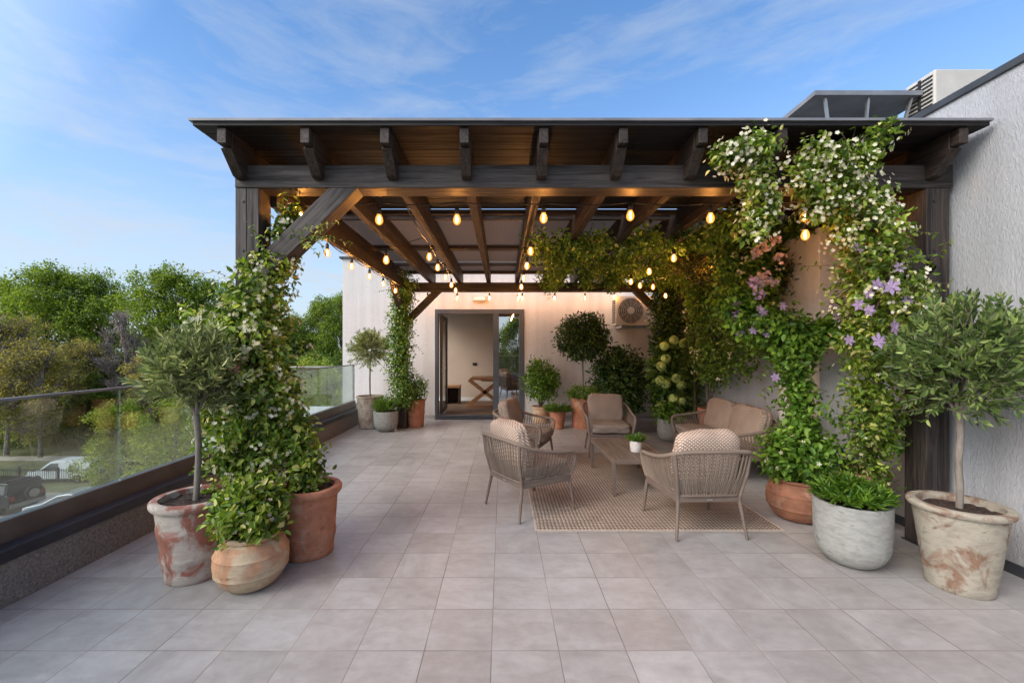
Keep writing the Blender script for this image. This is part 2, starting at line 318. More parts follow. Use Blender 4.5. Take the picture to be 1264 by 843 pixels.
# ------------------------------------------------------------------ builders
def tag(o, label=None, cat=None, group=None, kind=None):
    if label: o['label'] = label
    if cat: o['category'] = cat
    if group: o['group'] = group
    if kind: o['kind'] = kind
    return o
def empty(name, loc=(0,0,0), rz=0, label=None, cat=None, group=None):
    o = bpy.data.objects.new(name, None); col.objects.link(o); o.location = loc; o.rotation_euler = (0,0,rz); o.empty_display_size = 0.1
    return tag(o, label, cat, group)
def link_mesh(name, me, mat, parent=None):
    o = bpy.data.objects.new(name, me); col.objects.link(o)
    if mat: me.materials.append(mat)
    if parent: o.parent = parent
    return o
def catmull(pts, sub=8):
    P = [np.array(p, float) for p in pts]; P = [2*P[0]-P[1]] + P + [2*P[-1]-P[-2]]; out = []
    for i in range(1, len(P)-2):
        for k in range(sub):
            t = k/sub; a, b, c, d = P[i-1], P[i], P[i+1], P[i+2]
            out.append(0.5*((2*b)+(-a+c)*t+(2*a-5*b+4*c-d)*t*t+(-a+3*b-3*c+d)*t**3))
    out.append(P[-2]); return out
class MB:
    def __init__(s): s.v = []; s.f = []
    def add(s, vs, fs):
        o = len(s.v); s.v += [tuple(map(float, v)) for v in vs]; s.f += [tuple(i+o for i in f) for f in fs]; return s
    def box(s, a, b, rot=None, piv=None):
        (x0,y0,z0), (x1,y1,z1) = a, b
        vs = [(x0,y0,z0),(x1,y0,z0),(x1,y1,z0),(x0,y1,z0),(x0,y0,z1),(x1,y0,z1),(x1,y1,z1),(x0,y1,z1)]
        if rot is not None:
            pv = Vector(piv if piv else ((x0+x1)/2,(y0+y1)/2,(z0+z1)/2)); vs = [tuple(rot @ (Vector(v)-pv) + pv) for v in vs]
        return s.add(vs, [(0,3,2,1),(4,5,6,7),(0,1,5,4),(1,2,6,5),(2,3,7,6),(3,0,4,7)])
    def tube(s, pts, r, seg=8, cap=True):
        P = [np.array(p, float) for p in pts]; n = len(P); rs = r if hasattr(r, '__len__') else [r]*n
        up = None; base = len(s.v); vs = []; fs = []
        for i in range(n):
            t = P[min(i+1,n-1)]-P[max(i-1,0)]; t = t/(np.linalg.norm(t)+1e-9)
            if up is None: up = np.array((0,0,1.)) if abs(t[2])<0.9 else np.array((1.,0,0))
            a = np.cross(t, up); a /= np.linalg.norm(a)+1e-9; b = np.cross(a, t); up = b
            for k in range(seg):
                th = 2*math.pi*(k+0.5)/seg; vs.append(P[i]+rs[i]*(math.cos(th)*a+math.sin(th)*b))
        for i in range(n-1):
            for k in range(seg):
                k2 = (k+1)%seg; fs.append((i*seg+k, i*seg+k2, (i+1)*seg+k2, (i+1)*seg+k))
        if cap: fs.append(tuple(range(seg))); fs.append(tuple(reversed(range((n-1)*seg, n*seg))))
        return s.add(vs, fs)
    def bar(s, p, q, w, h, up=(0,0,1)):
        p, q = Vector(p), Vector(q); t = (q-p).normalized(); a = t.cross(Vector(up)).normalized(); b = a.cross(t)
        vs = []
        for c in (p, q):
            for i, j in ((-1,-1),(1,-1),(1,1),(-1,1)): vs.append(c + a*(i*w/2) + b*(j*h/2))
        return s.add(vs, [(0,1,2,3),(7,6,5,4),(0,4,5,1),(1,5,6,2),(2,6,7,3),(3,7,4,0)])
    def lathe(s, prof, seg=40, c=(0,0,0), wob=0.0, seed=0):
        vs = []; fs = []; n = len(prof); rr = random.Random(seed); ph = rr.random()*6
        for (r, z) in prof:
            for k in range(seg):
                th = 2*math.pi*k/seg; w = 1 + wob*math.sin(2*th+ph+z*3) + wob*0.5*math.sin(3*th-z*9+ph)
                vs.append((c[0]+r*w*math.cos(th), c[1]+r*w*math.sin(th), c[2]+z))
        for i in range(n-1):
            for k in range(seg):
                k2 = (k+1)%seg; fs.append((i*seg+k, i*seg+k2, (i+1)*seg+k2, (i+1)*seg+k))
        return s.add(vs, fs)
    def prism(s, poly, axis, d0, d1):
        n = len(poly); vs = []
        for d in (d0, d1):
            for (a, b) in poly: vs.append({0:(d,a,b), 1:(a,d,b), 2:(a,b,d)}[axis])
        fs = [tuple(range(n)), tuple(reversed(range(n,2*n)))] + [(i, (i+1)%n, n+(i+1)%n, n+i) for i in range(n)]
        return s.add(vs, fs)
    def build(s, name, mat, parent=None, smooth=None, bevel=0, loc=None):
        me = bpy.data.meshes.new(name); me.from_pydata(s.v, [], s.f)
        bm = bmesh.new(); bm.from_mesh(me); bmesh.ops.recalc_face_normals(bm, faces=bm.faces); bm.to_mesh(me); bm.free()
        me.update()
        if smooth is not None:
            me.polygons.foreach_set('use_smooth', [True]*len(me.polygons)); me.set_sharp_from_angle(angle=R(smooth))
        o = link_mesh(name, me, mat, parent)
        if bevel:
            b = o.modifiers.new('bevel', 'BEVEL'); b.width = bevel; b.segments = 2; b.limit_method = 'ANGLE'
        if loc: o.location = loc
        return o
def cushion(name, mat, parent, size, loc, rot=(0,0,0), n=5.0, sub=14, puff=0.12, seed=0):
    bm = bmesh.new(); bmesh.ops.create_cube(bm, size=2); bmesh.ops.subdivide_edges(bm, edges=bm.edges[:], cuts=sub, use_grid_fill=True)
    rr = random.Random(seed); ph = [rr.random()*6 for _ in range(6)]
    mx, my, mz = size
    for v in bm.verts:
        x, y, z = v.co
        k = (abs(x)**n+abs(y)**n+abs(z)**n)**(-1/n); x, y, z = x*k, y*k, z*k
        # thin axis puffs in the middle
        dims = [mx, my, mz]; th = dims.index(min(dims)); c = [x, y, z]
        o = [c[i] for i in range(3) if i != th]
        c[th] *= 1 + puff*(1-o[0]**2)*(1-o[1]**2)*2 - 0.05
        wr = 0.018*math.sin(7*c[0]+ph[0])*math.sin(5*c[2]+ph[1]) + 0.014*math.sin(11*c[1]+ph[2]+3*c[0]) + 0.03*math.sin(2.3*c[0]+ph[3])*math.sin(2.1*c[2]+ph[4]+c[1])
        v.co = (c[0]*mx/2*(1+wr), c[1]*my/2*(1+wr), c[2]*mz/2*(1+wr))
    me = bpy.data.meshes.new(name); bm.to_mesh(me); bm.free(); me.polygons.foreach_set('use_smooth', [True]*len(me.polygons))
    o = link_mesh(name, me, mat, parent); o.location = loc; o.rotation_euler = rot; return o
def children(o): return [c for c in bpy.data.objects if c.parent == o]
def copy_tree(o, parent=None):
    c = o.copy(); col.objects.link(c)
    if parent: c.parent = parent
    for ch in children(o): copy_tree(ch, c)
    return c
def unit(a): return a/(np.linalg.norm(a, axis=-1, keepdims=True)+1e-9)
def rdir(n): return unit(rng.normal(size=(n,3)))

class Leaves:
    """collects many small leaf faces into one mesh"""
    def __init__(s): s.V = []; s.F = []; s.n = 0
    def add(s, P, D, Nn, Ln, W, rich=True, fold=0.25, droop=0.15):
        n = len(P); P = np.asarray(P); D = unit(D); S = unit(np.cross(D, Nn)); U = np.cross(S, D)
        Ln = np.broadcast_to(np.asarray(Ln, float), (n,))[:,None]; W = np.broadcast_to(np.asarray(W, float), (n,))[:,None]
        T = P + D*Ln - U*Ln*droop
        if rich:
            l1 = P + D*Ln*0.28 + S*W*0.46 + U*W*fold; l2 = P + D*Ln*0.68 + S*W*0.38 + U*(W*fold-Ln*droop*0.5)
            r1 = P + D*Ln*0.28 - S*W*0.46 + U*W*fold; r2 = P + D*Ln*0.68 - S*W*0.38 + U*(W*fold-Ln*droop*0.5)
            V = np.stack([P,r1,r2,T,l2,l1], 1); F = np.array([(0,1,2,3),(0,3,4,5)]); k = 6
        else:
            l = P + D*Ln*0.45 + S*W*0.5 + U*W*fold; r = P + D*Ln*0.45 - S*W*0.5 + U*W*fold
            V = np.stack([P,r,T,l], 1); F = np.array([(0,1,2,3)]); k = 4
        s.V.append(V.reshape(-1,3)); s.F.append((F[None]+(np.arange(n)*k)[:,None,None]+s.n).reshape(-1,4)); s.n += n*k
    def star(s, P, Nn, r, petals=5, w=0.55, cup=0.25):
        n = len(P); Nn = unit(Nn); A = unit(np.cross(Nn, rdir(n))); B = np.cross(Nn, A)
        base = rng.random(n)*6.28; vs = []; 
        r = np.broadcast_to(np.asarray(r,float),(n,))[:,None]
        for k in range(petals):
            th = (base + 2*math.pi*k/petals)[:,None]; d = np.cos(th)*A+np.sin(th)*B; q = np.cross(Nn, d)
            vs += [P, P+d*r*0.55+q*r*w*0.5+Nn*r*cup*0.5, P+d*r+Nn*r*cup, P+d*r*0.55-q*r*w*0.5+Nn*r*cup*0.5]
        V = np.stack(vs, 1); F = np.array([(4*k,4*k+1,4*k+2,4*k+3) for k in range(petals)]); K = 4*petals
        # weld petal bases by sharing vertex 0
        F[:,0] = 0
        s.V.append(V.reshape(-1,3)); s.F.append((F[None]+(np.arange(n)*K)[:,None,None]+s.n).reshape(-1,4)); s.n += n*K
    def build(s, name, mat, parent=None, smooth=False):
        V = np.concatenate(s.V); F = np.concatenate(s.F); me = bpy.data.meshes.new(name)
        me.vertices.add(len(V)); me.vertices.foreach_set('co', V.astype(np.float32).ravel())
        me.loops.add(len(F)*4); me.loops.foreach_set('vertex_index', F.astype(np.int32).ravel())
        me.polygons.add(len(F)); me.polygons.foreach_set('loop_start', np.arange(0, len(F)*4, 4, dtype=np.int32))
        if smooth: me.polygons.foreach_set('use_smooth', [True]*len(F))
        me.update(calc_edges=True); me.validate()
        return link_mesh(name, me, mat, parent)

def cloud(lv, C, O, spread, per, Ln, W, rich=True, droop=0.2, up=0.5, out=0.6):
    """leaves clustered round centres C with outward directions O"""
    m = len(C); P = np.repeat(C, per, 0) + rng.normal(size=(m*per,3))*spread; Od = np.repeat(O, per, 0); n = len(P)
    D = unit(Od*out + rdir(n)*0.8 + np.array((0,0,-droop))); Nn = unit(Od*0.5 + np.array((0,0,up)) + rdir(n)*0.6)
    k = 0.65 + 0.6*rng.random(n); lv.add(P, D, Nn, Ln*k, W*k, rich)
    return P
def pathsample(path, m):
    path = np.array(path, float); seg = np.linalg.norm(np.diff(path[:,:3], axis=0), axis=1)*(path[1:,3]+path[:-1,3])
    cs = np.concatenate([[0], np.cumsum(seg)]); t = rng.random(m)*cs[-1]; i = np.clip(np.searchsorted(cs, t)-1, 0, len(seg)-1)
    f = ((t-cs[i])/(seg[i]+1e-9))[:,None]; q = path[i]*(1-f)+path[i+1]*f; return q[:,:3], q[:,3]
def vine_cloud(lv, path, clusters, per, Ln, W, spread=0.045, squash=(1,1,1), rich=True, shell=0.55, droop=0.25):
    c, r = pathsample(path, clusters); d = rdir(clusters); d[:,1] -= 0.12; d = unit(d)
    rad = r*(rng.random(clusters)**shell); C = c + d*rad[:,None]*np.array(squash)
    return C, d, cloud(lv, C, d, spread, per, Ln, W, rich, droop)
def stems(mb, path, k, r=0.007, wander=0.5, seed=0):
    rr = random.Random(seed)
    for i in range(k):
        pts = []; ph = rr.random()*6; tw = rr.uniform(3,6)
        pp = catmull([p[:3] for p in path], 8)
        for j, p in enumerate(pp):
            rad = path[min(len(path)-1, j//8)][3]*wander*rr.uniform(0.7,1.0)
            a = ph + tw*j/len(pp)*3; pts.append((p[0]+rad*0.4*math.cos(a), p[1]+rad*0.4*math.sin(a), p[2]))
        mb.tube(pts, [r*(1.7 if i < 2 else 1)*(1-0.6*j/len(pts)) for j in range(len(pts))], 5)
def tendril(mb, lv, p0, d, length, Ln, W, step=0.045, curl=0.5, seed=0, sag=1.0):
    """a thin shoot with alternate leaves"""
    rr = random.Random(seed); p = np.array(p0, float); d = np.array(d, float); d /= np.linalg.norm(d); pts = [p.copy()]
    k = max(3, int(length/step))
    for i in range(k):
        d = d + np.array([rr.gauss(0,0.16*curl), rr.gauss(0,0.16*curl), rr.gauss(0,0.12*curl)-0.07*sag]); d /= np.linalg.norm(d)
        p = p + d*step; pts.append(p.copy())
    mb.tube(pts, [0.0028*(1-0.6*i/len(pts)) for i in range(len(pts))], 4)
    A = np.array(pts[1:]); n = len(A); side = unit(np.cross(np.gradient(A, axis=0) if n>1 else rdir(1), rdir(n)))
    for sg in (1,-1):
        f = rng.random(n) < 0.8
        if f.sum(): lv.add(A[f], unit(side[f]*sg + rdir(f.sum())*0.4 + np.array((0,0,-0.25))), unit(rdir(f.sum())*0.5+np.array((0,-0.2,0.7))), Ln*(0.6+0.5*rng.random(f.sum())), W*(0.6+0.5*rng.random(f.sum())))

# ------------------------------------------------------------------ ground far below
def terrain():
    bm = bmesh.new(); xs = sorted(set(list(range(-140, 61, 5)) + [-1500,-700,-300,200,700,1500])); ys = [-1200,-300,-80,-20,0,10,20,24,28,30.5,31.5,33,35,38,42,46,50,56,64,80,120,200,400,900,1500]
    g = []
    for y in ys:
        row = []
        for x in xs:
            z = -8.2 if y <= 30.6 else (-9.2 if y >= 33 else -8.2-(y-30.6)/2.4)
            if y > 44: z = -9.2 + min((y-44)*0.05, 3) + 0.3*math.sin(x*0.21)*math.cos(y*0.17)
            if y > 200: z = -6
            row.append(bm.verts.new((x, y, z)))
        g.append(row)
    for j in range(len(ys)-1):
        for i in range(len(xs)-1): bm.faces.new((g[j][i], g[j][i+1], g[j+1][i+1], g[j+1][i]))
    me = bpy.data.meshes.new('ground'); bm.to_mesh(me); bm.free()
    return link_mesh('ground', me, M['ground'])
tag(terrain(), kind='structure')
tag(MB().box((-60,8,-8.25),(-3.6,28.6,-8.196)).build('parking_lot', M['asphalt']), kind='structure')
tag(MB().add([(-90,40.4,-9.192),(-90,44.0,-9.192),(-10,43.9,-9.192),(-10,40.6,-9.192)], [(0,3,2,1)]).build('dirt_road', M['dirt']), kind='structure')

# ------------------------------------------------------------------ terrace, walls
tag(MB().box((-2.9,-3.5,-0.3),(3.43,9.2,0.0)).build('terrace_floor', M['tiles']), kind='structure')
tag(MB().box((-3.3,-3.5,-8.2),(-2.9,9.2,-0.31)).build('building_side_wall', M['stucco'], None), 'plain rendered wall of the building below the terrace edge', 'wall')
# back wall with door opening X -1.475..0.48  Z 0.0..2.4
DX0, DX1, DZ1 = -1.475, 0.48, 2.39
bw = empty('back_wall', (0,9.2,0), 0, 'white rendered wall at the far end of the terrace around the glass door', 'wall')
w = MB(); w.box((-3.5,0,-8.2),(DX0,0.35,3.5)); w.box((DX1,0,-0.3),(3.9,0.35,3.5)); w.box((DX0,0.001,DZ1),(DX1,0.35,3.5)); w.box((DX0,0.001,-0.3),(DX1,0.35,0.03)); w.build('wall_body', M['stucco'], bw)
MB().box((-3.56,-0.05,3.5),(3.9,0.42,3.54)).build('coping', M['dark_metal'], bw, bevel=0.004)
sk = MB(); sk.box((-2.9,-0.012,0.0),(DX0-0.02,-0.001,0.075)); sk.box((DX1+0.02,-0.012,0.0),(3.42,-0.001,0.075)); sk.build('skirting', M['tiles'], bw)
sw = empty('side_wall', (3.43,0,0), 0, 'tall ridged white plaster wall along the right side of the terrace', 'wall')
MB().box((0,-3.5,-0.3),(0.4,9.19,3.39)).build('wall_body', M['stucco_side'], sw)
MB().box((-0.02,-3.5,3.39),(0.45,9.14,3.445)).build('coping', M['dark_metal'], sw, bevel=0.005)
MB().box((-0.012,-3.5,0.0),(-0.001,4.09,0.075)).build('skirting', M['dark_metal'], sw)
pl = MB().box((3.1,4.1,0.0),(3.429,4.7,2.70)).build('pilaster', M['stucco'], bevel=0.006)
tag(pl, 'white plastered pilaster projecting from the right wall behind the climbing plants', 'pilaster')
tag(MB().box((3.83,3.0,3.2),(14,9.2,3.3)).build('flat_roof', M['roof_edge']), kind='structure')

# parapet upstand with cap
pp = empty('parapet', (-2.9,0,0), 0, 'low gritty grey parapet with a dark metal cap along the left edge', 'parapet')
MB().box((-0.36,-3.5,-0.3),(-0.004,9.19,0.26)).build('upstand', M['upstand'], pp)
MB().prism([(-0.40,0.262),(0.012,0.262),(0.012,0.335),(-0.40,0.345)], 1, -3.5, 9.18).build('cap', M['cap_metal'], pp, bevel=0.004)
# glass railing
gr = empty('glass_railing', (-3.05,0,0), 0, 'frameless glass balustrade with a slim metal handrail on the left parapet', 'railing')
MB().prism([(-0.05,0.33),(0.05,0.33),(0.035,0.465),(-0.035,0.465)], 1, -3.4, 8.62).build('base_channel', M['channel'], gr, bevel=0.003)
seams = [-3.4,-1.93,-0.61,0.71,2.03,3.35,4.67,5.99,7.31,8.6]
for a, b in zip(seams, seams[1:]):
    MB().box((-0.006,a+0.006,0.467),(0.006,b-0.006,1.185)).build('glass_panel', M['rail_glass'], gr)
MB().box((-0.016,-3.4,1.186),(0.016,8.61,1.205)).build('handrail', M['roof_edge'], gr, bevel=0.003)
MB().box((-0.014,8.602,0.465),(0.014,8.63,1.205)).build('end_post', M['steel'], gr)
# neighbouring balcony beyond the end of the parapet
nb = empty('neighbour_balcony', (-4.6,9.0,0), 0, 'white neighbouring balcony with a glass screen behind the end of the parapet', 'balcony')
MB().box((-0.9,0,-0.5),(1.25,0.16,0.28)).build('upstand', M['slab_white'], nb, bevel=0.004)
MB().box((-0.9,-1.3,-0.5),(1.23,-0.003,-0.15)).build('slab', M['slab_white'], nb)
for a, b in ((-0.9,0.15),(0.17,1.0)): MB().box((a,0.06,0.282),(b,0.075,1.12)).build('glass_panel', M['rail_glass'], nb)
MB().box((-0.9,0.045,1.121),(1.1,0.09,1.15)).build('handrail', M['steel'], nb)
# glass rail behind the camera end of the terrace (mirrored in the door pane)
br = empty('rear_glass_railing', (0,-3.4,0), 0, 'glass railing at the near end of the terrace mirrored in the door pane', 'railing')
MB().box((-2.9,-0.1,0.002),(3.4,0.1,0.30)).build('upstand', M['upstand'], br)
MB().box((-2.9,-0.01,0.302),(3.4,0.01,1.18)).build('glass_panel', M['rail_glass'], br)
MB().box((-2.9,-0.02,1.182),(3.4,0.02,1.205)).build('handrail', M['steel'], br)

# ------------------------------------------------------------------ room behind the door
rm = MB(); rm.box((-2.2,12.2,0.03),(2.2,12.3,2.6)); rm.box((2.2,9.56,0.03),(2.3,12.2,2.6)); rm.box((-2.3,9.56,2.6),(2.3,12.3,2.7))  # unseen left side left open so that daylight brightens the room
tag(rm.build('room_walls', M['roomwall']), kind='structure')
tag(MB().box((-2.2,9.56,-0.02),(2.2,12.2,0.03)).build('room_floor', M['roomfloor']), kind='structure')
sb = MB(); sb.box((-2.19,12.17,0.031),(2.19,12.199,0.13)).build('baseboard', M['white_plastic']); tag(bpy.data.objects['baseboard'], 'white skirting board along the back wall of the room', 'skirting')
s_ = MB().box((-0.86,12.185,1.05),(-0.74,12.199,1.13)).build('light_switch', M['black'], bevel=0.004); tag(s_, 'small dark switch plate on the beige room wall', 'switch')
dr = empty('glass_door', (0,9.2,0), 0, 'dark grey framed double glass door, its left leaf swung open into the room', 'door')
F = 0.085
f = MB(); f.box((DX0,-0.02,0.032),(DX0+0.07,0.12,DZ1)); f.box((DX1-0.11,-0.02,0.032),(DX1,0.12,DZ1)); f.box((DX0+0.07,-0.02,DZ1-0.10),(DX1-0.11,0.12,DZ1)); f.box((DX0+0.07,-0.02,0.032),(DX1-0.11,0.12,0.07))
f.box((-0.20,-0.015,0.07),(-0.075,0.10,DZ1-0.10)); f.build('door_frame', M['door_frame'], dr, bevel=0.004)
MB().box((-0.074,0.03,0.12),(DX1-0.11,0.045,DZ1-0.10)).build('pane', M['door_glass'], dr)
MB().box((-0.074,0.0,0.07),(DX1-0.11,0.09,0.12)).build('bottom_rail', M['door_frame'], dr, bevel=0.003)
leaf = MB(); lx = -1.385
leaf.box((lx,0.10,0.08),(lx+0.05,0.20,2.28)); leaf.box((lx,0.95,0.08),(lx+0.05,1.05,2.28)); leaf.box((lx,0.20,2.18),(lx+0.05,0.95,2.28)); leaf.box((lx,0.20,0.08),(lx+0.05,0.95,0.2))
lf = leaf.build('door_leaf', M['door_frame'], dr, bevel=0.004)
MB().box((lx+0.018,0.20,0.2),(lx+0.03,0.95,2.18)).build('pane', M['door_glass'], lf)
h = MB(); h.box((lx+0.05,0.12,1.0),(lx+0.075,0.15,1.16)); h.tube([(lx+0.06,0.135,1.1),(lx+0.11,0.135,1.1),(lx+0.11,0.26,1.1)], 0.009, 6); h.build('handle', M['steel'], lf)
MB().box((DX0+0.02,-0.16,0.001),(DX1-0.02,-0.015,0.03)).build('threshold', M['dark_metal'], dr, bevel=0.004)
# trestle table in the room
tt = empty('trestle_table', (0.35,10.9,0.03), 0, 'orange brown wooden table with crossed legs inside the room', 'table')
MB().box((-1.15,-0.45,0.72),(1.1,0.45,0.77)).build('tabletop', M['oak'], tt, bevel=0.006)
for sx in (-0.8, 0.75):
    lg = MB(); 
    lg.bar((sx-0.42,0,0.05),(sx+0.42,0,0.70),0.10,0.09,(0,1,0)); lg.bar((sx+0.42,0.0,0.05),(sx-0.42,0.0,0.70),0.09,0.09,(0,1,0)); lg.build('leg', M['oak'], tt, bevel=0.004)
MB().box((-1.3,-0.05,0.0),(1.2,0.05,0.05)).build('floor_beam', M['oak'], tt, bevel=0.003)
MB().box((-0.9,-0.04,0.66),(0.9,0.04,0.715)).build('stretcher', M['oak'], tt)
cb = empty('wooden_cube_stool', (-1.35,11.6,0.03), 0, 'small dark wooden box stool against the room wall left of the table', 'stool')
MB().box((-0.2,-0.2,0.44),(0.2,0.2,0.5)).build('seat', M['oak'], cb, bevel=0.004)
q = MB(); q.box((-0.19,-0.19,0),(-0.15,0.19,0.439)); q.box((0.15,-0.19,0),(0.19,0.19,0.439)); q.box((-0.149,0.16,0.0),(0.149,0.19,0.439)); q.build('side_panel', M['rafter'], cb)
dc = empty('dining_chair', (0.12,10.05,0.03), 0, 'dark upholstered dining chair with pale legs behind the fixed glass pane', 'chair')
cushion('seat', M['black'], dc, (0.46,0.44,0.09), (0,0,0.46)); cushion('backrest', M['black'], dc, (0.44,0.07,0.42), (0,-0.22,0.70), (R(8),0,0))
for a in (-0.19,0.19):
    for b in (-0.18,0.18): MB().tube([(a*1.1,b*1.1,0),(a,b,0.42)], [0.012,0.018], 6).build('leg', M['white_plastic'], dc)

# emergency light over door
el = empty('emergency_light', (-0.50,9.19,2.62), 0, 'small white bulkhead light on the wall above the glass door', 'lamp')
MB().box((-0.15,-0.05,-0.055),(0.15,0.009,0.055)).build('housing', M['ac_white'], el, bevel=0.008)
MB().box((-0.125,-0.058,-0.04),(0.125,-0.0505,0.035)).build('diffuser', M['white_plastic'], el, bevel=0.004)

# ------------------------------------------------------------------ pergola
pg = empty('pergola', (0,0,0), 0, 'dark stained timber pergola with overhanging rafters covering the seating area', 'pergola')
FX0, FX1, FY, BY = -2.01, 3.375, 3.25, 8.1
for (x, y) in ((-1.925,FY),(3.285,FY),(-1.925,BY),(3.285,BY)):
    b = MB(); b.box((x-0.0875,y-0.0875,0.012),(x-0.004,y+0.0875,2.719)); b.box((x-0.002,y-0.086,0.012),(x+0.0875,y+0.086,2.719)); po = b.build('post', M['wood_z'], pg, bevel=0.004)
    MB().box((x-0.10,y-0.10,0.001),(x+0.10,y+0.10,0.0115)).build('post_shoe', M['dark_metal'], po)
    for dz in (2.25, 2.62): MB().tube([(x-0.03,y-0.094,dz),(x-0.03,y-0.086,dz)], 0.010, 8).build('bolt_head', M['black'], po)
MB().box((FX0-0.004,FY-0.092,2.72),(FX1+0.02,FY+0.09,2.892)).build('beam', M['wood_x'], pg, bevel=0.006)
MB().box((FX0,BY-0.08,2.62),(FX1+0.02,BY+0.08,2.79)).build('beam', M['wood_x'], pg, bevel=0.006)
MB().box((-1.855,FY+0.091,2.64),(-1.795,BY-0.081,2.785)).build('side_beam', M['rafter'], pg, bevel=0.005)
MB().box((3.215,FY+0.091,2.64),(3.275,BY-0.081,2.785)).build('side_beam', M['rafter'], pg, bevel=0.005)
RX = [-1.955,-1.375,-0.82,-0.265,0.29,0.845,1.40,1.955,2.58,3.215]
def rafter_mesh(x, w=0.075):
    b = MB(); b.prism([(2.985,3.048),(2.985,2.93),(2.965,2.925),(3.10,2.785),(3.15,2.775),(3.165,2.80),(8.45,2.792),(8.45,3.048)], 0, x-w/2, x+w/2)
    b.prism([(2.92,3.047),(2.92,2.94),(2.983,2.94),(2.983,3.047)], 0, x-w/2+0.006, x+w/2-0.006)
    return b
for x in RX: rafter_mesh(x).build('rafter', M['rafter'], pg, bevel=0.004)
def brace(p, q, w=0.12, h=0.15, mat='wood_x', up=(0,1,0)): MB().bar(p, q, w, h, up).build('brace', M[mat], pg, bevel=0.006)
brace((-1.87,FY-0.005,2.07),(-1.13,FY-0.005,2.79),0.15,0.165,'wood_d'); brace((3.23,FY-0.005,2.07),(2.50,FY-0.005,2.79),0.15,0.165,'wood_e')
brace((-1.88,BY-0.01,2.0),(-1.18,BY-0.01,2.70)); brace((3.24,BY-0.01,2.0),(2.52,BY-0.01,2.70))
for x in (-1.9, 3.25):
    for (y0, y1) in ((FY+0.05,FY+0.75),(BY-0.05,BY-0.78)):
        brace((x,y0,2.05),(x,y1,2.70),0.10,0.12,'wood_y',(1,0,0))
rb = MB(); y = 2.90; k = 0
while y < 4.60:
    y2 = min(y+0.118, 4.62); rb.box((-2.14,y,3.05),(3.37,y2-0.005,3.076)); y = y2
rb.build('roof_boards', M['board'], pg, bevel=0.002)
MB().box((-2.16,2.885,3.078),(3.38,4.63,3.095)).build('roof_edge', M['roof_edge'], pg)
MB().box((-2.15,4.76,3.055),(3.37,6.26,3.07)).build('roof_sheet', M['panel'], pg)
MB().box((-2.15,6.28,3.055),(3.37,7.40,3.07)).build('roof_sheet', M['panel'], pg)
MB().box((-2.15,7.45,3.055),(3.37,8.42,3.07)).build('roof_sheet', M['panel'], pg)
for (a, b) in ((4.62,4.66),(4.80,4.86),(6.20,6.34),(7.44,7.50),(8.20,8.30)):
    MB().box((-2.12,a,2.995),(3.35,b,3.047)).build('batten', M['wood_x'], pg, bevel=0.003)
sr = MB()
for (ya, yb) in ((4.66,7.4),): 
    pass
awn = MB()
awn.tube([(-2.1,4.9,3.035),(3.34,4.9,3.035)], 0.022, 10); awn.build('awning_rail', M['dark_metal'], pg)

# ------------------------------------------------------------------ string lights
bulb_prof = [(0.0001,-0.115),(0.010,-0.113),(0.022,-0.104),(0.0305,-0.088),(0.032,-0.072),(0.027,-0.052),(0.018,-0.034),(0.0145,-0.022)]
sock_prof = [(0.0155,-0.030),(0.0175,-0.028),(0.0175,0.020),(0.012,0.028),(0.004,0.034)]
bulb_me = None
def string(name, label, pts, drops, sag=0.05):
    """pts: cable support points, drops: bulb points (top of socket)"""
    global bulb_me, sock_me, fil_me
    o = empty(name, tuple(pts[0]), 0, label, 'string lights', 'strings of warm bulbs under the pergola'); off = np.array(pts[0])
    c = MB(); P = [np.array(p, float) for p in pts]; path = []
    for a, b in zip(P, P[1:]):
        for k in range(10):
            t = k/10; q = a*(1-t)+b*t; q[2] -= sag*4*t*(1-t); path.append(q-off)
    path.append(P[-1]-off); c.tube(path, 0.0055, 5)
    for d in drops:
        d = np.array(d, float); q = min(path, key=lambda w: np.linalg.norm((w+off-d)[:2])); c.tube([q, d-off+np.array((0,0,0.03))], 0.0035, 5)
    c.build('cable', M['black'], o, smooth=60)
    for d in drops:
        lo = tuple(np.array(d, float)-off)
        if bulb_me is None:
            s = MB().lathe(sock_prof, 14).build('socket', M['black'], o, smooth=50); s.location = lo
            g = MB().lathe(bulb_prof, 18).build('bulb', M['bulb'], s, smooth=60); bulb_me = g.data; sock_me = s.data
            fi = MB().lathe([(0.0005,-0.098),(0.0045,-0.094),(0.006,-0.080),(0.006,-0.060),(0.004,-0.042),(0.0005,-0.040)], 10).build('filament', M['filament'], s, smooth=60); fil_me = fi.data
        else:
            s = bpy.data.objects.new('socket', sock_me); col.objects.link(s); s.parent = o; s.location = lo
            g = bpy.data.objects.new('bulb', bulb_me); col.objects.link(g); g.parent = s
            g = bpy.data.objects.new('filament', fil_me); col.objects.link(g); g.parent = s
def at(px, py, Y): return ((px-620)*Y/518, Y, 1.5-(py-432)*Y/518)
Yf = 3.46
def fb(px, py, Y=Yf): x, y, z = at(px, py, Y); return (x, y, z+0.075)
string('string_light', 'string of warm bulbs hanging along the front beam of the pergola', [(-1.86,Yf,2.70),(-1.02,Yf,2.715),(-0.36,Yf,2.715),(0.35,Yf,2.71),(1.05,Yf,2.715),(1.72,Yf,2.71),(2.55,Yf,2.74)],
       [fb(371,268), fb(468,272), fb(564,272), fb(671,270), fb(778,267), fb(877,270), fb(993,268), fb(994,291)], 0.02)
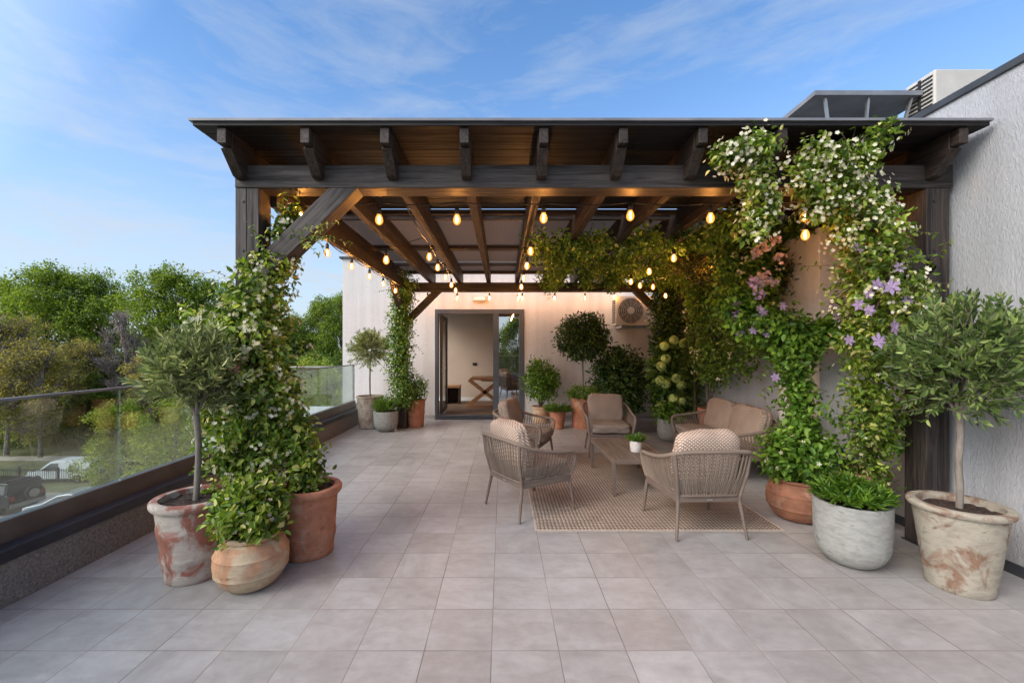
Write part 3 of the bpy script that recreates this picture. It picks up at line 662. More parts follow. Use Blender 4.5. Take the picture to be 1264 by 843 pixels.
string('string_light', 'string of bulbs along the open left side of the pergola against the sky', [(-1.86,3.6,2.70),(-1.86,4.46,2.66),(-1.86,5.2,2.65),(-1.86,5.9,2.65),(-1.86,6.6,2.65),(-1.86,7.8,2.66)],
       [(-1.86,3.95,2.60),(-1.86,4.46,2.60),(-1.86,5.18,2.60),(-1.86,5.88,2.60),(-1.86,6.55,2.60),(-1.86,7.3,2.6)], 0.03)
string('string_light', 'string of warm bulbs running back between the door and the left brace', [(-0.80,3.5,2.70),(-0.80,4.6,2.66),(-0.80,5.9,2.66),(-0.80,7.9,2.64)],
       [(-0.80,y,2.59) for y in (4.6,5.2,5.9,6.6,7.2)] + [(-1.19,4.3,2.49)], 0.03)
string('string_light', 'string of warm bulbs running back under the middle rafter toward the door', [(0.29,3.5,2.71),(0.29,4.3,2.65),(0.29,5.7,2.62),(0.29,7.9,2.60)],
       [(0.29,y,z) for y, z in ((4.3,2.58),(4.95,2.56),(5.7,2.545),(6.4,2.53),(7.1,2.50),(7.7,2.50))], 0.03)
string('string_light', 'string of warm bulbs along the top of the back wall above the glass door', [(-1.9,8.82,2.76),(-0.9,8.82,2.75),(0.3,8.82,2.74),(1.45,8.82,2.74),(2.4,8.82,2.74),(3.2,8.82,2.76)],
       [(-1.57,8.82,2.67),(-0.95,8.82,2.66),(-0.27,8.82,2.66),(0.42,8.82,2.66),(1.10,8.82,2.66),(1.74,8.82,2.66),(2.35,8.82,2.69),(3.0,8.82,2.66)], 0.02)
string('string_light', 'string of warm bulbs hanging amid the foliage under the right rafters', [(1.87,3.5,2.71),(1.87,4.6,2.66),(1.85,5.3,2.64),(1.87,6.2,2.62),(1.9,7.9,2.62)],
       [(1.88,4.6,2.575),(1.82,5.2,2.54),(1.87,6.1,2.56),(2.10,6.4,2.55)], 0.03)
string('string_light', 'string of warm bulbs in the vines nearest the right wall', [(2.55,3.5,2.71),(2.5,5.0,2.62),(2.4,6.6,2.60),(2.9,7.9,2.62)],
       [(2.46,4.95,2.58),(2.37,6.6,2.56),(2.80,7.2,2.50)], 0.03)

# ------------------------------------------------------------------ AC units and rooftop hood
ac = empty('wall_air_conditioner', (2.83,9.0,2.02), 0, 'white outdoor air conditioner on brackets high on the far wall', 'air conditioner')
MB().box((-0.43,-0.14,0),(0.43,0.16,0.62)).build('casing', M['ac_white'], ac, bevel=0.012)
fn = MB(); fn.tube([(-0.12,-0.150,0.31),(-0.12,-0.141,0.31)], 0.265, 36); fn.build('fan_opening', M['ac_grille'], ac)
gl = MB()
for r in (0.08,0.12,0.16,0.20,0.24,0.27):
    gl.tube([(-0.12+r*math.cos(t*math.pi/16), -0.158, 0.31+r*math.sin(t*math.pi/16)) for t in range(33)], 0.0045, 4, False)
for k in range(12): a = k*math.pi/6; gl.tube([(-0.12+0.06*math.cos(a),-0.157,0.31+0.06*math.sin(a)),(-0.12+0.27*math.cos(a),-0.157,0.31+0.27*math.sin(a))], 0.003, 4)
gl.build('fan_guard', M['ac_white'], ac); MB().tube([(-0.12,-0.170,0.31),(-0.12,-0.152,0.31)], 0.07, 20).build('fan_hub', M['ac_white'], ac)
lv_ = MB(); [lv_.box((-0.445,-0.1+0.0,0.06+k*0.05),(-0.431,0.12,0.085+k*0.05)) for k in range(10)]; lv_.build('side_louvres', M['black'], ac)
bk = MB(); [bk.box((x,-0.16,-0.06),(x+0.03,0.195,-0.003)) for x in (-0.34,0.3)]; bk.build('bracket', M['white_plastic'], ac)
MB().tube([(0.1,0.18,-0.02),(0.1,0.185,-0.6),(0.1,0.185,-2.0)], 0.012, 6).build('pipe', M['ac_white'], ac)
ra = empty('rooftop_air_conditioner', (5.9,5.5,3.3), 0, 'cream box of an air conditioner standing on the roof behind the right wall', 'air conditioner')
MB().box((-0.38,-0.15,0.1),(0.62,0.25,1.78)).build('casing', M['ac_white'], ra, bevel=0.015)
g2 = MB(); 
for k in range(28): g2.box((-0.390,-0.12,0.3+k*0.052),(-0.381,0.22,0.322+k*0.052))
g2.box((-0.398,0.03,0.2),(-0.3815,0.06,1.75)); g2.build('side_louvres', M['black'], ra)
g3 = MB(); [g3.tube([(0.14+r*math.cos(t*math.pi/12), -0.160, 1.18+r*math.sin(t*math.pi/12)) for t in range(25)], 0.008, 4, False) for r in (0.08,0.14,0.20,0.26,0.32)]; g3.build('fan_guard', M['ac_grille'], ra)
MB().box((-0.15,-0.165,0.9),(-0.05,-0.151,1.45)).build('label_plate', M['white_plastic'], ra)
hd = empty('roof_hood', (4.85,5.85,3.3), 0, 'low dark grey metal hood on struts above the flat roof', 'roof hood')
e = [(-0.75,-0.35),(0.78,-0.35),(0.78,0.40),(-0.75,0.40)]
hh = MB(); zt = 1.60
vs = [(x,y,zt-0.06) for x,y in e] + [(x,y,zt) for x,y in e] + [(-0.35,0.02,zt+0.17),(0.5,0.02,zt+0.17)]
hh.add(vs, [(3,2,1,0),(0,1,5,4),(1,2,6,5),(2,3,7,6),(3,0,4,7),(4,5,9,8),(5,6,9),(6,7,8,9),(7,4,8)]); hh.build('hood_roof', M['hood_metal'], hd)
cu = MB(); cu.box((-0.55,-0.25,0.003),(0.6,0.33,1.22)); cu.build('curb', M['hood_metal'], hd, bevel=0.006)
[MB().bar((x,y,1.2),(x*1.15,y*1.15,1.54),0.03,0.03,(1,0,0)).build('strut', M['steel'], hd) for x in (-0.5,0.0,0.5) for y in (-0.25,0.3)]

# ------------------------------------------------------------------ furniture
def rope_seat(name, label, cat, group, W, loc, rz, cushmat, nback):
    hw = W/2; o = empty(name, loc, rz, label, cat, group); dx = hw-0.30
    X = lambda x: x + (dx if x > 0 else -dx if x < 0 else 0)
    foot = [(X(0.285),-0.30),(X(-0.285),-0.30),(X(0.31),0.31),(X(-0.31),0.31)]; corner = [(X(0.25),-0.25),(X(-0.25),-0.25),(X(0.29),0.27),(X(-0.29),0.27)]
    for i, ((a,b),(c,d)) in enumerate(zip(foot, corner)):
        pts = [(a,b,0.0),(c,d,0.30)]
        MB().tube(pts, [0.011,0.017], 8).build('leg', M['frame_taupe'], o, smooth=50)
    sf = MB()
    for a, b in ((0,1),(0,2),(1,3),(2,3)): sf.bar((*corner[a],0.305),(*corner[b],0.305),0.028,0.046)
    sf.build('seat_frame', M['frame_taupe'], o, bevel=0.006)
    side = [(X(-0.292),0.280,0.34),(X(-0.312),0.305,0.44),(X(-0.325),0.308,0.525),(X(-0.332),0.262,0.562),(X(-0.338),0.13,0.575),(X(-0.342),-0.04,0.60),(X(-0.338),-0.20,0.64),(X(-0.30),-0.315,0.685),(X(-0.20),-0.345,0.70)]
    top = side + [(0,-0.36,0.705)] + [(-x,y,z) for x,y,z in reversed(side)]
    T = catmull(top, 6)
    MB().tube(T, 0.0175, 8).build('arm_rail', M['rope'], o, smooth=60)
    low = catmull([(X(-0.295),0.27,0.335),(X(-0.275),0.05,0.335),(X(-0.262),-0.17,0.335),(X(-0.235),-0.255,0.335),(X(-0.12),-0.268,0.335),(0,-0.27,0.335),(X(0.12),-0.268,0.335),(X(0.235),-0.255,0.335),(X(0.262),-0.17,0.335),(X(0.275),0.05,0.335),(X(0.295),0.27,0.335)], 6)
    MB().tube(low, 0.011, 6).build('lower_rail', M['frame_taupe'], o, smooth=60)
    for s in (-1,1):
        MB().tube([(X(s*0.25),-0.25,0.30),(X(s*0.285),-0.30,0.52),(X(s*0.305),-0.312,0.685)], [0.016,0.015,0.014], 8).build('back_post', M['frame_taupe'], o, smooth=50)
    def arc(P):
        P = np.array(P); s = np.concatenate([[0], np.cumsum(np.linalg.norm(np.diff(P, axis=0), axis=1))]); return P, s/s[-1]
    Ta, ts = arc(T); La, ls = arc(low); n = int(58 + dx*2*34)
    rp = MB(); t0 = ts[np.argmin(np.abs(Ta[:len(Ta)//2,2]-0.45))]
    for k in range(n):
        f = k/(n-1); tt_ = t0 + (1-2*t0)*f
        # pair of cords that lean against each other to form narrow diamonds
        p = np.array([np.interp(tt_, ts, Ta[:,i]) for i in range(3)]); 
        for dl in (-0.006, 0.006):
            f2 = min(1, max(0, f+dl)); q = np.array([np.interp(f2, ls, La[:,i]) for i in range(3)])
            q[2] = 0.338
            mid = (p+q)/2; outd = np.array((p[0]-0, p[1]-0.0, 0)); outd /= np.linalg.norm(outd)+1e-6; mid = mid + outd*0.012
            rp.tube([q, mid, p], 0.0037, 4, False)
    rp.build('rope_weave', M['rope'], o, smooth=80)
    # cushions
    sw_ = 2*hw-0.06
    cushion('seat_cushion', M['seat_cloth'], o, (sw_,0.58,0.135), (0,0.035,0.40), n=7, puff=0.10, seed=int(W*100))
    bwid = (sw_-0.02)/nback
    for k in range(nback):
        cx = -sw_/2+0.01+bwid*(k+0.5)
        cushion('back_cushion', M[cushmat], o, (bwid-0.01,0.155,0.44), (cx,-0.195,0.625), (R(13),0,0), n=5.5, puff=0.13, seed=k+int(rz*50))
    # seat slats underneath
    sl = MB(); [sl.box((-hw+0.08,-0.2+0.12*k,0.292),(hw-0.08,-0.16+0.12*k,0.304)) for k in range(4)]; sl.build('seat_slats', M['frame_taupe'], o)
    # maker tag on rear bar
    MB().box((-0.022,-0.268,0.298),(0.022,-0.2645,0.308)).build('tag', M['steel'], o)
    return o
rope_seat('armchair', 'rope armchair seen from behind at the front edge of the rug', 'armchair', 'woven rope armchairs', 0.60, (1.635,3.60,0.008), R(3), 'cushion_light', 1)
rope_seat('armchair', 'rope armchair with pale woven cushion, nearest on the left of the rug', 'armchair', 'woven rope armchairs', 0.60, (0.245,4.02,0), R(-57), 'cushion_light', 1)
rope_seat('armchair', 'rope armchair turned right behind the left front armchair', 'armchair', 'woven rope armchairs', 0.60, (0.30,5.55,0), R(-112), 'cushion', 1)
rope_seat('armchair', 'rope armchair facing the camera beyond the coffee table', 'armchair', 'woven rope armchairs', 0.60, (1.53,6.10,0.002), R(176), 'cushion', 1)
rope_seat('loveseat', 'two seat rope sofa with taupe cushions along the right wall', 'sofa', None, 1.42, (2.72,5.28,0), R(88), 'cushion', 2)

rg = empty('rug', (1.31,4.80,0), 0, 'beige and brown flat woven rug under the coffee table', 'rug')
MB().box((-1.015,-1.315,0.0015),(1.015,1.315,0.010)).build('weave', M['rug'], rg)
e_ = MB(); e_.box((-1.035,-1.335,0.0012),(1.035,-1.316,0.012)); e_.box((-1.035,1.316,0.0012),(1.035,1.335,0.012)); e_.box((-1.035,-1.3155,0.0012),(-1.016,1.3155,0.012)); e_.box((1.016,-1.3155,0.0012),(1.035,1.3155,0.012)); e_.build('binding', M['rug_edge'], rg, bevel=0.003)

ct = empty('coffee_table', (1.43,4.80,0.0105), 0, 'low slatted taupe coffee table in the middle of the rug', 'table')
tx, ty = 0.31, 0.54
fr_ = MB(); fr_.box((-tx,-ty,0.33),(-tx+0.035,ty,0.37)); fr_.box((tx-0.035,-ty,0.33),(tx,ty,0.37)); fr_.box((-tx+0.036,-ty,0.33),(tx-0.036,-ty+0.035,0.37)); fr_.box((-tx+0.036,ty-0.035,0.33),(tx-0.036,ty,0.37)); fr_.build('table_frame', M['frame_taupe'], ct, bevel=0.003)
tp = MB(); nsl = 7; ww = (2*tx-0.074)/nsl
for k in range(nsl): tp.box((-tx+0.037+k*ww+0.002,-ty+0.037,0.350),(-tx+0.037+(k+1)*ww-0.002,ty-0.037,0.3725))
tp.build('tabletop', M['teak_x'], ct, bevel=0.002)
for a in (-1,1):
    for b in (-1,1): MB().box((a*(tx-0.02)-0.018,b*(ty-0.025)-0.018,0),(a*(tx-0.02)+0.018,b*(ty-0.025)+0.018,0.329)).build('leg', M['frame_taupe'], ct, bevel=0.003)

# ------------------------------------------------------------------ pots and plants
def pot(o, prof, mat, soilz, soilr, seed=0, wob=0.006):
    inner = [(max(0.02, prof[-1][0]-0.030), prof[-1][1]-0.004), (max(0.02, prof[-1][0]-0.035), soilz-0.02)]
    p = MB().lathe([(0.001, prof[0][1])] + prof + inner, 48, wob=wob, seed=seed).build('pot', M[mat], o, smooth=40)
    s = MB(); seg = 40; rr = random.Random(seed); ring = [(0,0,soilz+0.01)]; fs = []
    rings = 6
    vs = [(0,0,soilz+0.012)]
    for i in range(1, rings+1):
        for k in range(seg):
            a = 2*math.pi*k/seg; rr_ = soilr*i/rings; vs.append((rr_*math.cos(a), rr_*math.sin(a), soilz + rr.uniform(-0.008,0.012) + 0.012*(1-i/rings)))
    for k in range(seg): fs.append((0,1+k,1+(k+1)%seg))
    for i in range(rings-1):
        for k in range(seg): fs.append((1+i*seg+k,1+(i+1)*seg+k,1+(i+1)*seg+(k+1)%seg,1+i*seg+(k+1)%seg))
    s.add(vs, fs); s.build('soil', M['soil'], o, smooth=180); return p
def prof_cone(r0, r1, h, rim=0.03, rimh=0.055, bands=()):
    p = [(r0*0.96,0.0),(r0,0.008)]
    k = 14
    for i in range(1,k):
        t = i/k; z = t*(h-rimh); r = r0+(r1-r0)*t
        for b in bands:
            if abs(z-b) < (h/k)*0.7: r += 0.007
        p.append((r, z))
    p += [(r1,h-rimh-0.004),(r1+rim*0.7,h-rimh),(r1+rim,h-rimh*0.7),(r1+rim,h-rimh*0.3),(r1+rim*0.75,h-0.004),(r1+rim*0.3,h)]
    return p
def prof_belly(rb, rm, rt, h, rim=0.018, bands=(0.36,0.72)):
    p = [(rb*0.95,0.0),(rb,0.006)]
    for i in range(1,22):
        t = i/22; zz = t*(h-0.03); s = math.sin(math.pi*min(1,t**0.9)*0.93)
        base = rb*(1-t)+rt*t; r = base + (rm-(rb+rt)/2)*s**0.8
        for b in bands:
            if abs(t-b) < 0.02: r += 0.006
        p.append((r, zz))
    p += [(rt+rim*0.4,h-0.028),(rt+rim,h-0.02),(rt+rim,h-0.006),(rt+rim*0.5,h)]
    return p
def prof_u(rt, h):
    p = [(rt*0.35,0.0)]
    for i in range(1,12):
        a = i/12*math.pi/2; p.append((rt*0.35+rt*0.62*math.sin(a), h*0.42*(1-math.cos(a))))
    p += [(rt*0.985,h*0.6),(rt,h*0.9),(rt,h-0.006),(rt-0.006,h)]
    return p
def twigs(lv, mb, center, rad, n, length, Ln, W, lpt=12, up=0.4, start=0.35, squash=(1,1,1), spreadang=0.75, rtw=0.003, trunk_top=None, boughs=7):
    center = np.array(center, float); d = rdir(n); d[:,2] = d[:,2]*0.95+0.05; d = unit(d); sq = np.array(squash)
    R0 = rad*(start+(0.72-start)*rng.random(n)**0.7)[:,None]; S = center + d*R0*sq
    dirn = unit(d*0.75 + np.array((0,0,up)) + rdir(n)*0.45); ln = length*(0.6+0.6*rng.random(n))
    ts = np.linspace(0.12,1.0,lpt)
    P = []; D = []; Nn = []
    for j, t in enumerate(ts):
        q = S + dirn*(ln*t)[:,None] + np.array((0,0,-0.05))*((ln*t**2)[:,None])*1.0
        side = unit(np.cross(dirn, rdir(n)))
        for sg in (1,-1):
            P.append(q); D.append(unit(dirn*(0.85) + side*sg*spreadang + rdir(n)*0.15)); Nn.append(unit(np.cross(side, dirn)*1.0+rdir(n)*0.5+np.array((0,0,0.4))))
    P.append(S+dirn*ln[:,None]); D.append(dirn); Nn.append(rdir(n))
    P = np.concatenate(P); D = np.concatenate(D); Nn = np.concatenate(Nn); k = 0.65+0.55*rng.random(len(P)); lv.add(P, D, Nn, Ln*k, W*k, True, 0.15, 0.08)
    for i in range(0, n, 1): mb.tube([S[i], S[i]+dirn[i]*ln[i]*0.55, S[i]+dirn[i]*ln[i]], [rtw,rtw*0.8,rtw*0.5], 3, False)
    if trunk_top is not None:
        T = np.array(trunk_top, float)
        for i in range(boughs):
            a = 2*math.pi*i/boughs; e = center + np.array((math.cos(a)*rad*0.5*sq[0], math.sin(a)*rad*0.5*sq[1], rad*0.25*sq[2]*rnd.uniform(-0.2,1.6)))
            m1 = (T+e)/2 + np.array((0,0,0.03)); mb.tube([T,m1,e], [0.012,0.008,0.004], 6)
            for q in range(5):
                f = e + rdir(1)[0]*rad*0.4; mb.tube([m1*0.4+e*0.6, f], [0.004,0.002], 4, False)
def potted(name, label, cat, loc, group=None): return empty(name, loc, rnd.uniform(0,6.28), label, cat, group)

# big olive tree left (A)
o = potted('potted_olive_tree', 'silvery olive tree in a peeling red and white pot at left', 'potted tree', (-2.06,2.82,0)); o.rotation_euler[2] = 0
pot(o, prof_cone(0.168,0.222,0.53,0.028,0.05,(0.16,0.33)), 'pot_red_wash', 0.485, 0.205, 1)
tr = MB().tube(catmull([(0.0,0,0.47),(0.005,0.01,0.66),(0.02,0,0.86),(0.01,-0.01,1.06)],4), 0.019, 8)
lv = Leaves(); tw = MB(); twigs(lv, tw, (0.01,0,1.30), 0.27, 380, 0.19, 0.060, 0.0155, 8, 0.95, 0.10, (1,1,1.05), trunk_top=(0.01,-0.01,1.06))
tr.build('trunk', M['bark'], o, smooth=60); tw.build('branches', M['bark'], o); lv.build('crown', M['olive'], o)
# belly pot jasmine (B)
o = potted('potted_jasmine_bush', 'leafy white flowered bush in a squat pale clay pot at the left front', 'potted plant', (-1.61,2.70,0)); o.rotation_euler[2] = 0
pot(o, prof_belly(0.118,0.215,0.145,0.335,0.02), 'pot_belly', 0.30, 0.125, 2)
lv = Leaves(); C = np.array((0,0,0.47))+rdir(240)*np.array((0.20,0.20,0.17))*(rng.random(240)**0.4)[:,None]; C[:,2] = np.maximum(C[:,2],0.33)
Od = unit(C-np.array((0,0,0.36))); cloud(lv, C, Od, 0.035, 9, 0.055, 0.030)
fl = Leaves(); idx = rng.choice(240, 40); fl.star(C[idx]+Od[idx]*0.05, Od[idx]+rdir(40)*0.4, 0.017)
tw = MB(); [tw.tube([(0,0,0.29), tuple(C[i]*0.6+np.array((0,0,0.14))), tuple(C[i])], [0.005,0.003,0.002], 4) for i in range(0,60)]
tw.build('stems', M['vine_stem'], o); lv.build('foliage', M['jas'], o); tag(fl.build('blossoms', M['pinkw'], o), kind='stuff')
# terracotta pot C with climbing jasmine base
o = potted('potted_climber', 'climbing shrub in a tall orange terracotta pot right of the front left post', 'potted plant', (-1.44,3.12,0)); o.rotation_euler[2] = 0
pot(o, prof_cone(0.172,0.205,0.50,0.030,0.055,(0.15,)), 'pot_terra', 0.455, 0.19, 3)
lv = Leaves(); path = [(0,0,0.48,0.11),(-0.03,-0.02,0.70,0.15),(-0.13,0.0,0.98,0.12),(-0.27,0.02,1.25,0.09)]
C, Od, _ = vine_cloud(lv, path, 260, 9, 0.050, 0.028, 0.035); fl = Leaves(); idx = rng.choice(260, 70); fl.star(C[idx]+Od[idx]*0.05, Od[idx]+rdir(70)*0.4, 0.017)
tw = MB(); stems(tw, path, 6, 0.006, 0.7, 3); tw.build('stems', M['vine_stem'], o); lv.build('foliage', M['jas'], o); tag(fl.build('blossoms', M['cream'], o), kind='stuff')

# jasmine on the front left post
v = empty('climbing_jasmine', (-1.9,3.2,0), 0, 'variegated jasmine covering the front left post of the pergola', 'climbing plant')
path = [(0.02,-0.08,0.32,0.22),(0.05,-0.10,0.70,0.31),(0.08,-0.1,1.05,0.33),(0.05,-0.1,1.35,0.33),(0.04,-0.1,1.62,0.31),(0.06,-0.06,1.85,0.25),(0.10,0.0,2.05,0.19),(0.14,0.12,2.25,0.12),(0.18,0.14,2.42,0.11),(0.26,0.16,2.58,0.10)]
side_ = [(-0.20,-0.05,0.95,0.12),(-0.30,-0.05,1.2,0.16),(-0.36,-0.03,1.45,0.18),(-0.34,-0.02,1.72,0.12)]
lv = Leaves(); C, Od, _ = vine_cloud(lv, path, 900, 10, 0.050, 0.029, 0.032, (1.05,0.85,1)); C2, O2, _ = vine_cloud(lv, side_, 230, 10, 0.050, 0.029, 0.032); C = np.concatenate([C,C2]); Od = np.concatenate([Od,O2])
tw = MB(); stems(tw, path, 9, 0.008, 0.8, 4)
for k in range(46):
    i = rng.integers(len(C)); tendril(tw, lv, C[i], Od[i]+np.array((0,0,0.5)), rnd.uniform(0.12,0.32), 0.046, 0.022, 0.04, 1.0, k, 0.6)
tendril(tw, lv, (-0.15,-0.1,2.05), (-1,0,0.4), 0.45, 0.03, 0.016, 0.05, 2.2, 99, -0.4)
for k in range(8): tendril(tw, lv, (0.25+0.03*k,0.0,2.35), (0.5,-0.2,0.1), 0.35, 0.04, 0.02, 0.04, 1.4, 120+k, 0.9)
tw.build('stems', M['vine_stem'], v); lv.build('foliage', M['jas'], v)
fl = Leaves(); ix = rng.choice(len(C), 620); P = np.repeat(C[ix]+Od[ix]*0.085,3,0)+rng.normal(size=(1860,3))*0.018; fl.star(P, np.repeat(Od[ix],3,0)+rdir(1860)*0.5+np.array((0,-0.3,0)), 0.0155)
ix = np.argsort(np.abs(C[:,2]-1.68)+np.abs(C[:,0]+0.22))[:60]; fl.star(C[ix]+Od[ix]*0.07, Od[ix]+rdir(60)*0.5, 0.03)
tag(fl.build('blossoms', M['cream'], v), kind='stuff')
pf = Leaves(); P0 = np.array([(0.03,-0.34,1.42),(0.1,-0.33,1.44),(-0.08,-0.36,1.53),(0.07,-0.36,1.37)]); 
for c in P0: pf.star(c+rdir(14)*0.03, rdir(14)+np.array((0,-0.8,0)), 0.022, 5, 0.8)
tag(pf.build('salmon_blossoms', M['salmon'], v), kind='stuff')

# back left column vine
v = empty('climbing_jasmine', (-1.95,8.05,0), 0, 'dense dark leaved jasmine wrapped round the far left post', 'climbing plant')
path = [(0.12,-0.1,0.5,0.16),(0.0,-0.1,0.9,0.24),(0.0,-0.1,1.4,0.25),(0.02,-0.1,1.8,0.22),(0.05,-0.1,2.2,0.22),(0.08,-0.15,2.5,0.26),(0.15,-0.3,2.8,0.26)]
lv = Leaves(); C, Od, _ = vine_cloud(lv, path, 900, 8, 0.05, 0.028, 0.05); tw = MB(); stems(tw, path, 5, 0.01, 0.6, 5)
for k in range(30): i = rng.integers(len(C)); tendril(tw, lv, C[i], Od[i]+np.array((0,0,-0.3)), rnd.uniform(0.15,0.4), 0.045, 0.022, 0.045, 1.0, 200+k, 0.8)
tw.build('stems', M['vine_stem'], v); lv.build('foliage', M['jas_dark'], v)
fl = Leaves(); ix = rng.choice(len(C), 170); fl.star(C[ix]+Od[ix]*0.08, Od[ix]+rdir(170)*0.5, 0.02); tag(fl.build('blossoms', M['cream'], v), kind='stuff')

# back left pots
o = potted('potted_olive_tree', 'small round olive tree in a beige stone pot at the far parapet end', 'potted tree', (-2.55,8.1,0))
pot(o, prof_cone(0.20,0.245,0.62,0.014,0.03,()), 'pot_beige', 0.57, 0.22, 5)
MB().tube(catmull([(0,0,0.56),(0.01,0,0.85),(-0.01,0.01,1.12),(0,0,1.3)],4), 0.016, 7).build('trunk', M['bark'], o, smooth=60)
lv = Leaves(); tw = MB(); twigs(lv, tw, (0,0,1.52), 0.40, 300, 0.19, 0.06, 0.016, 7, 0.3, 0.1, (1,1,0.8), trunk_top=(0,0,1.28)); tw.build('branches', M['bark'], o); lv.build('crown', M['olive'], o)
def tuft(lv, n, r, z0, h, W, lean=0.7, droop=0.25):
    a = rng.random(n)*6.28; rr = r*np.sqrt(rng.random(n)); P = np.stack([rr*np.cos(a), rr*np.sin(a), np.full(n, z0)], 1)
    D = unit(np.stack([np.cos(a)*rr/r*lean, np.sin(a)*rr/r*lean, np.ones(n)], 1)+rng.normal(size=(n,3))*0.22); Nn = unit(np.stack([-np.cos(a),-np.sin(a),np.full(n,0.4)],1)+rdir(n)*0.4)
    lv.add(P, D, Nn, h*(0.5+0.6*rng.random(n)), W*(0.6+0.6*rng.random(n)), True, 0.2, droop)
o = potted('potted_rosemary', 'bushy fine leaved herb in a rounded grey concrete pot by the far left post', 'potted plant', (-2.16,7.8,0))
pot(o, prof_u(0.225,0.37), 'pot_concrete', 0.33, 0.19, 6); lv = Leaves(); tw = MB(); twigs(lv, tw, (0,0,0.42), 0.22, 260, 0.16, 0.035, 0.008, 8, 0.9, 0.1, (1.05,1.05,0.6)); tw.build('stems', M['vine_stem'], o); lv.build('foliage', M['bright'], o)
def bushy(o, c, rad, n, Ln, W, mat, per=9, sq=(1,1,1), z0=None, stemn=30, spread=0.05):
    c = np.array(c, float); d = rdir(n); C = c + d*np.array(sq)*rad*(rng.random(n)**0.45)[:,None]; lv = Leaves(); cloud(lv, C, unit(d+np.array((0,0,0.25))), spread, per, Ln, W)
    tw = MB(); b = (0,0,z0 if z0 is not None else c[2]-rad*sq[2]); [tw.tube([b, tuple((np.array(b)+C[i])/2+np.array((0,0,0.03))), tuple(C[i])], [0.006,0.004,0.002], 4) for i in range(min(stemn, n))]
    # outer sprigs break up the outline
    for i in range(0, n, max(1, n//18)): tendril(tw, lv, C[i], d[i]+np.array((0,0,0.3)), rad*0.5, Ln, W, Ln*0.7, 0.8, i, 0.2)
    tw.build('stems', M['vine_stem'], o); lv.build('foliage', M[mat], o); return C, d
o = potted('potted_shrub', 'small green shrub in a banded terracotta pot left of the glass door', 'potted plant', (-1.70,8.25,0))
pot(o, prof_cone(0.15,0.185,0.53,0.012,0.03,(0.14,0.27)), 'pot_terra', 0.49, 0.17, 7); bushy(o, (0,0,0.74), 0.22, 120, 0.045, 0.025, 'bright', z0=0.48)

# back right pots
o = potted('potted_shrub', 'rounded glossy bush in a plain clay pot just right of the glass door', 'potted plant', (0.80,8.7,0))
pot(o, prof_cone(0.17,0.19,0.34,0.015,0.04), 'pot_belly', 0.30, 0.17, 8); bushy(o, (0,0,0.85), 0.34, 260, 0.07, 0.035, 'bright', z0=0.3, sq=(1,1,1.25))
o = potted('potted_heather', 'low wispy plant in a small orange clay pot behind the left armchairs', 'potted plant', (1.06,8.05,0))
pot(o, prof_cone(0.12,0.15,0.34,0.018,0.045), 'pot_terra', 0.30, 0.13, 9); lv = Leaves(); tuft(lv, 520, 0.13, 0.30, 0.22, 0.012, 1.0); lv.build('foliage', M['bright'], o)
fl = Leaves(); a = rdir(60)*0.16; a[:,2] = np.abs(a[:,2])+0.34; fl.star(a, rdir(60)+np.array((0,-0.3,0.7)), 0.012); tag(fl.build('blossoms', M['pink'], o), kind='stuff')
o = potted('potted_bay_tree', 'round headed standard tree in a tall clay pot left of the wall air conditioner', 'potted tree', (1.56,8.15,0))
pot(o, prof_cone(0.20,0.215,0.58,0.02,0.05,(0.2,)), 'pot_terra', 0.54, 0.19, 10)
MB().tube(catmull([(0,0,0.53),(0.01,0,0.9),(0,0.01,1.2),(0,0,1.45)],4), 0.016, 7).build('trunk', M['bark'], o, smooth=60)
C = rdir(520); Cc = np.array((0,0,1.75))+C*np.array((0.50,0.50,0.42))*(rng.random(520)**0.4)[:,None]; lv = Leaves(); cloud(lv, Cc, unit(C+np.array((0,0,0.1))), 0.05, 8, 0.075, 0.034)
tw = MB(); [tw.tube([(0,0,1.35), tuple(Cc[i]*0.5+np.array((0,0,0.75))), tuple(Cc[i])], [0.008,0.005,0.002], 4) for i in range(40)]
for i in range(0,520,20): tendril(tw, lv, Cc[i], C[i]+np.array((0,0,0.2)), 0.2, 0.07, 0.03, 0.05, 0.8, i, 0.5)
tw.build('branches', M['vine_stem'], o); lv.build('crown', M['dark_leaf'], o)
lv = Leaves(); Cb = rdir(150)*np.array((0.27,0.27,0.10))+np.array((0,0,0.66)); cloud(lv, Cb, unit(Cb-np.array((0,0,0.5))), 0.04, 8, 0.045, 0.025); lv.build('underplanting', M['bright'], o)
o = potted('potted_shrub', 'wide dark evergreen shrub under the wall air conditioner', 'potted plant', (2.35,8.35,0))
pot(o, prof_cone(0.20,0.26,0.42,0.02,0.05), 'pot_terra_d', 0.38, 0.24, 11); bushy(o, (0,0,0.95), 0.55, 520, 0.10, 0.045, 'dark_leaf', 8, (1.05,0.9,1.05), 0.38, 40, 0.07)
o = potted('potted_shrub', 'dark laurel bush just behind the armchair that faces the camera', 'potted plant', (2.15,7.55,0))
pot(o, prof_cone(0.17,0.22,0.36,0.02,0.05), 'pot_terra_d', 0.32, 0.2, 12); bushy(o, (0,0,0.66), 0.36, 260, 0.09, 0.04, 'dark_leaf', 8, (1,1,0.95), 0.32)
o = potted('potted_hydrangea', 'tall lime green hydrangea beside the far right post', 'potted plant', (3.0,7.35,0)); o.rotation_euler[2] = 0
pot(o, prof_cone(0.16,0.19,0.36,0.02,0.05), 'pot_terra_d', 0.32, 0.17, 13)
d = rdir(420); C = np.array((-0.05,0,1.0))+d*np.array((0.36,0.30,0.62))*(rng.random(420)**0.45)[:,None]; lv = Leaves(); cloud(lv, C, d, 0.05, 6, 0.11, 0.075); tw = MB()
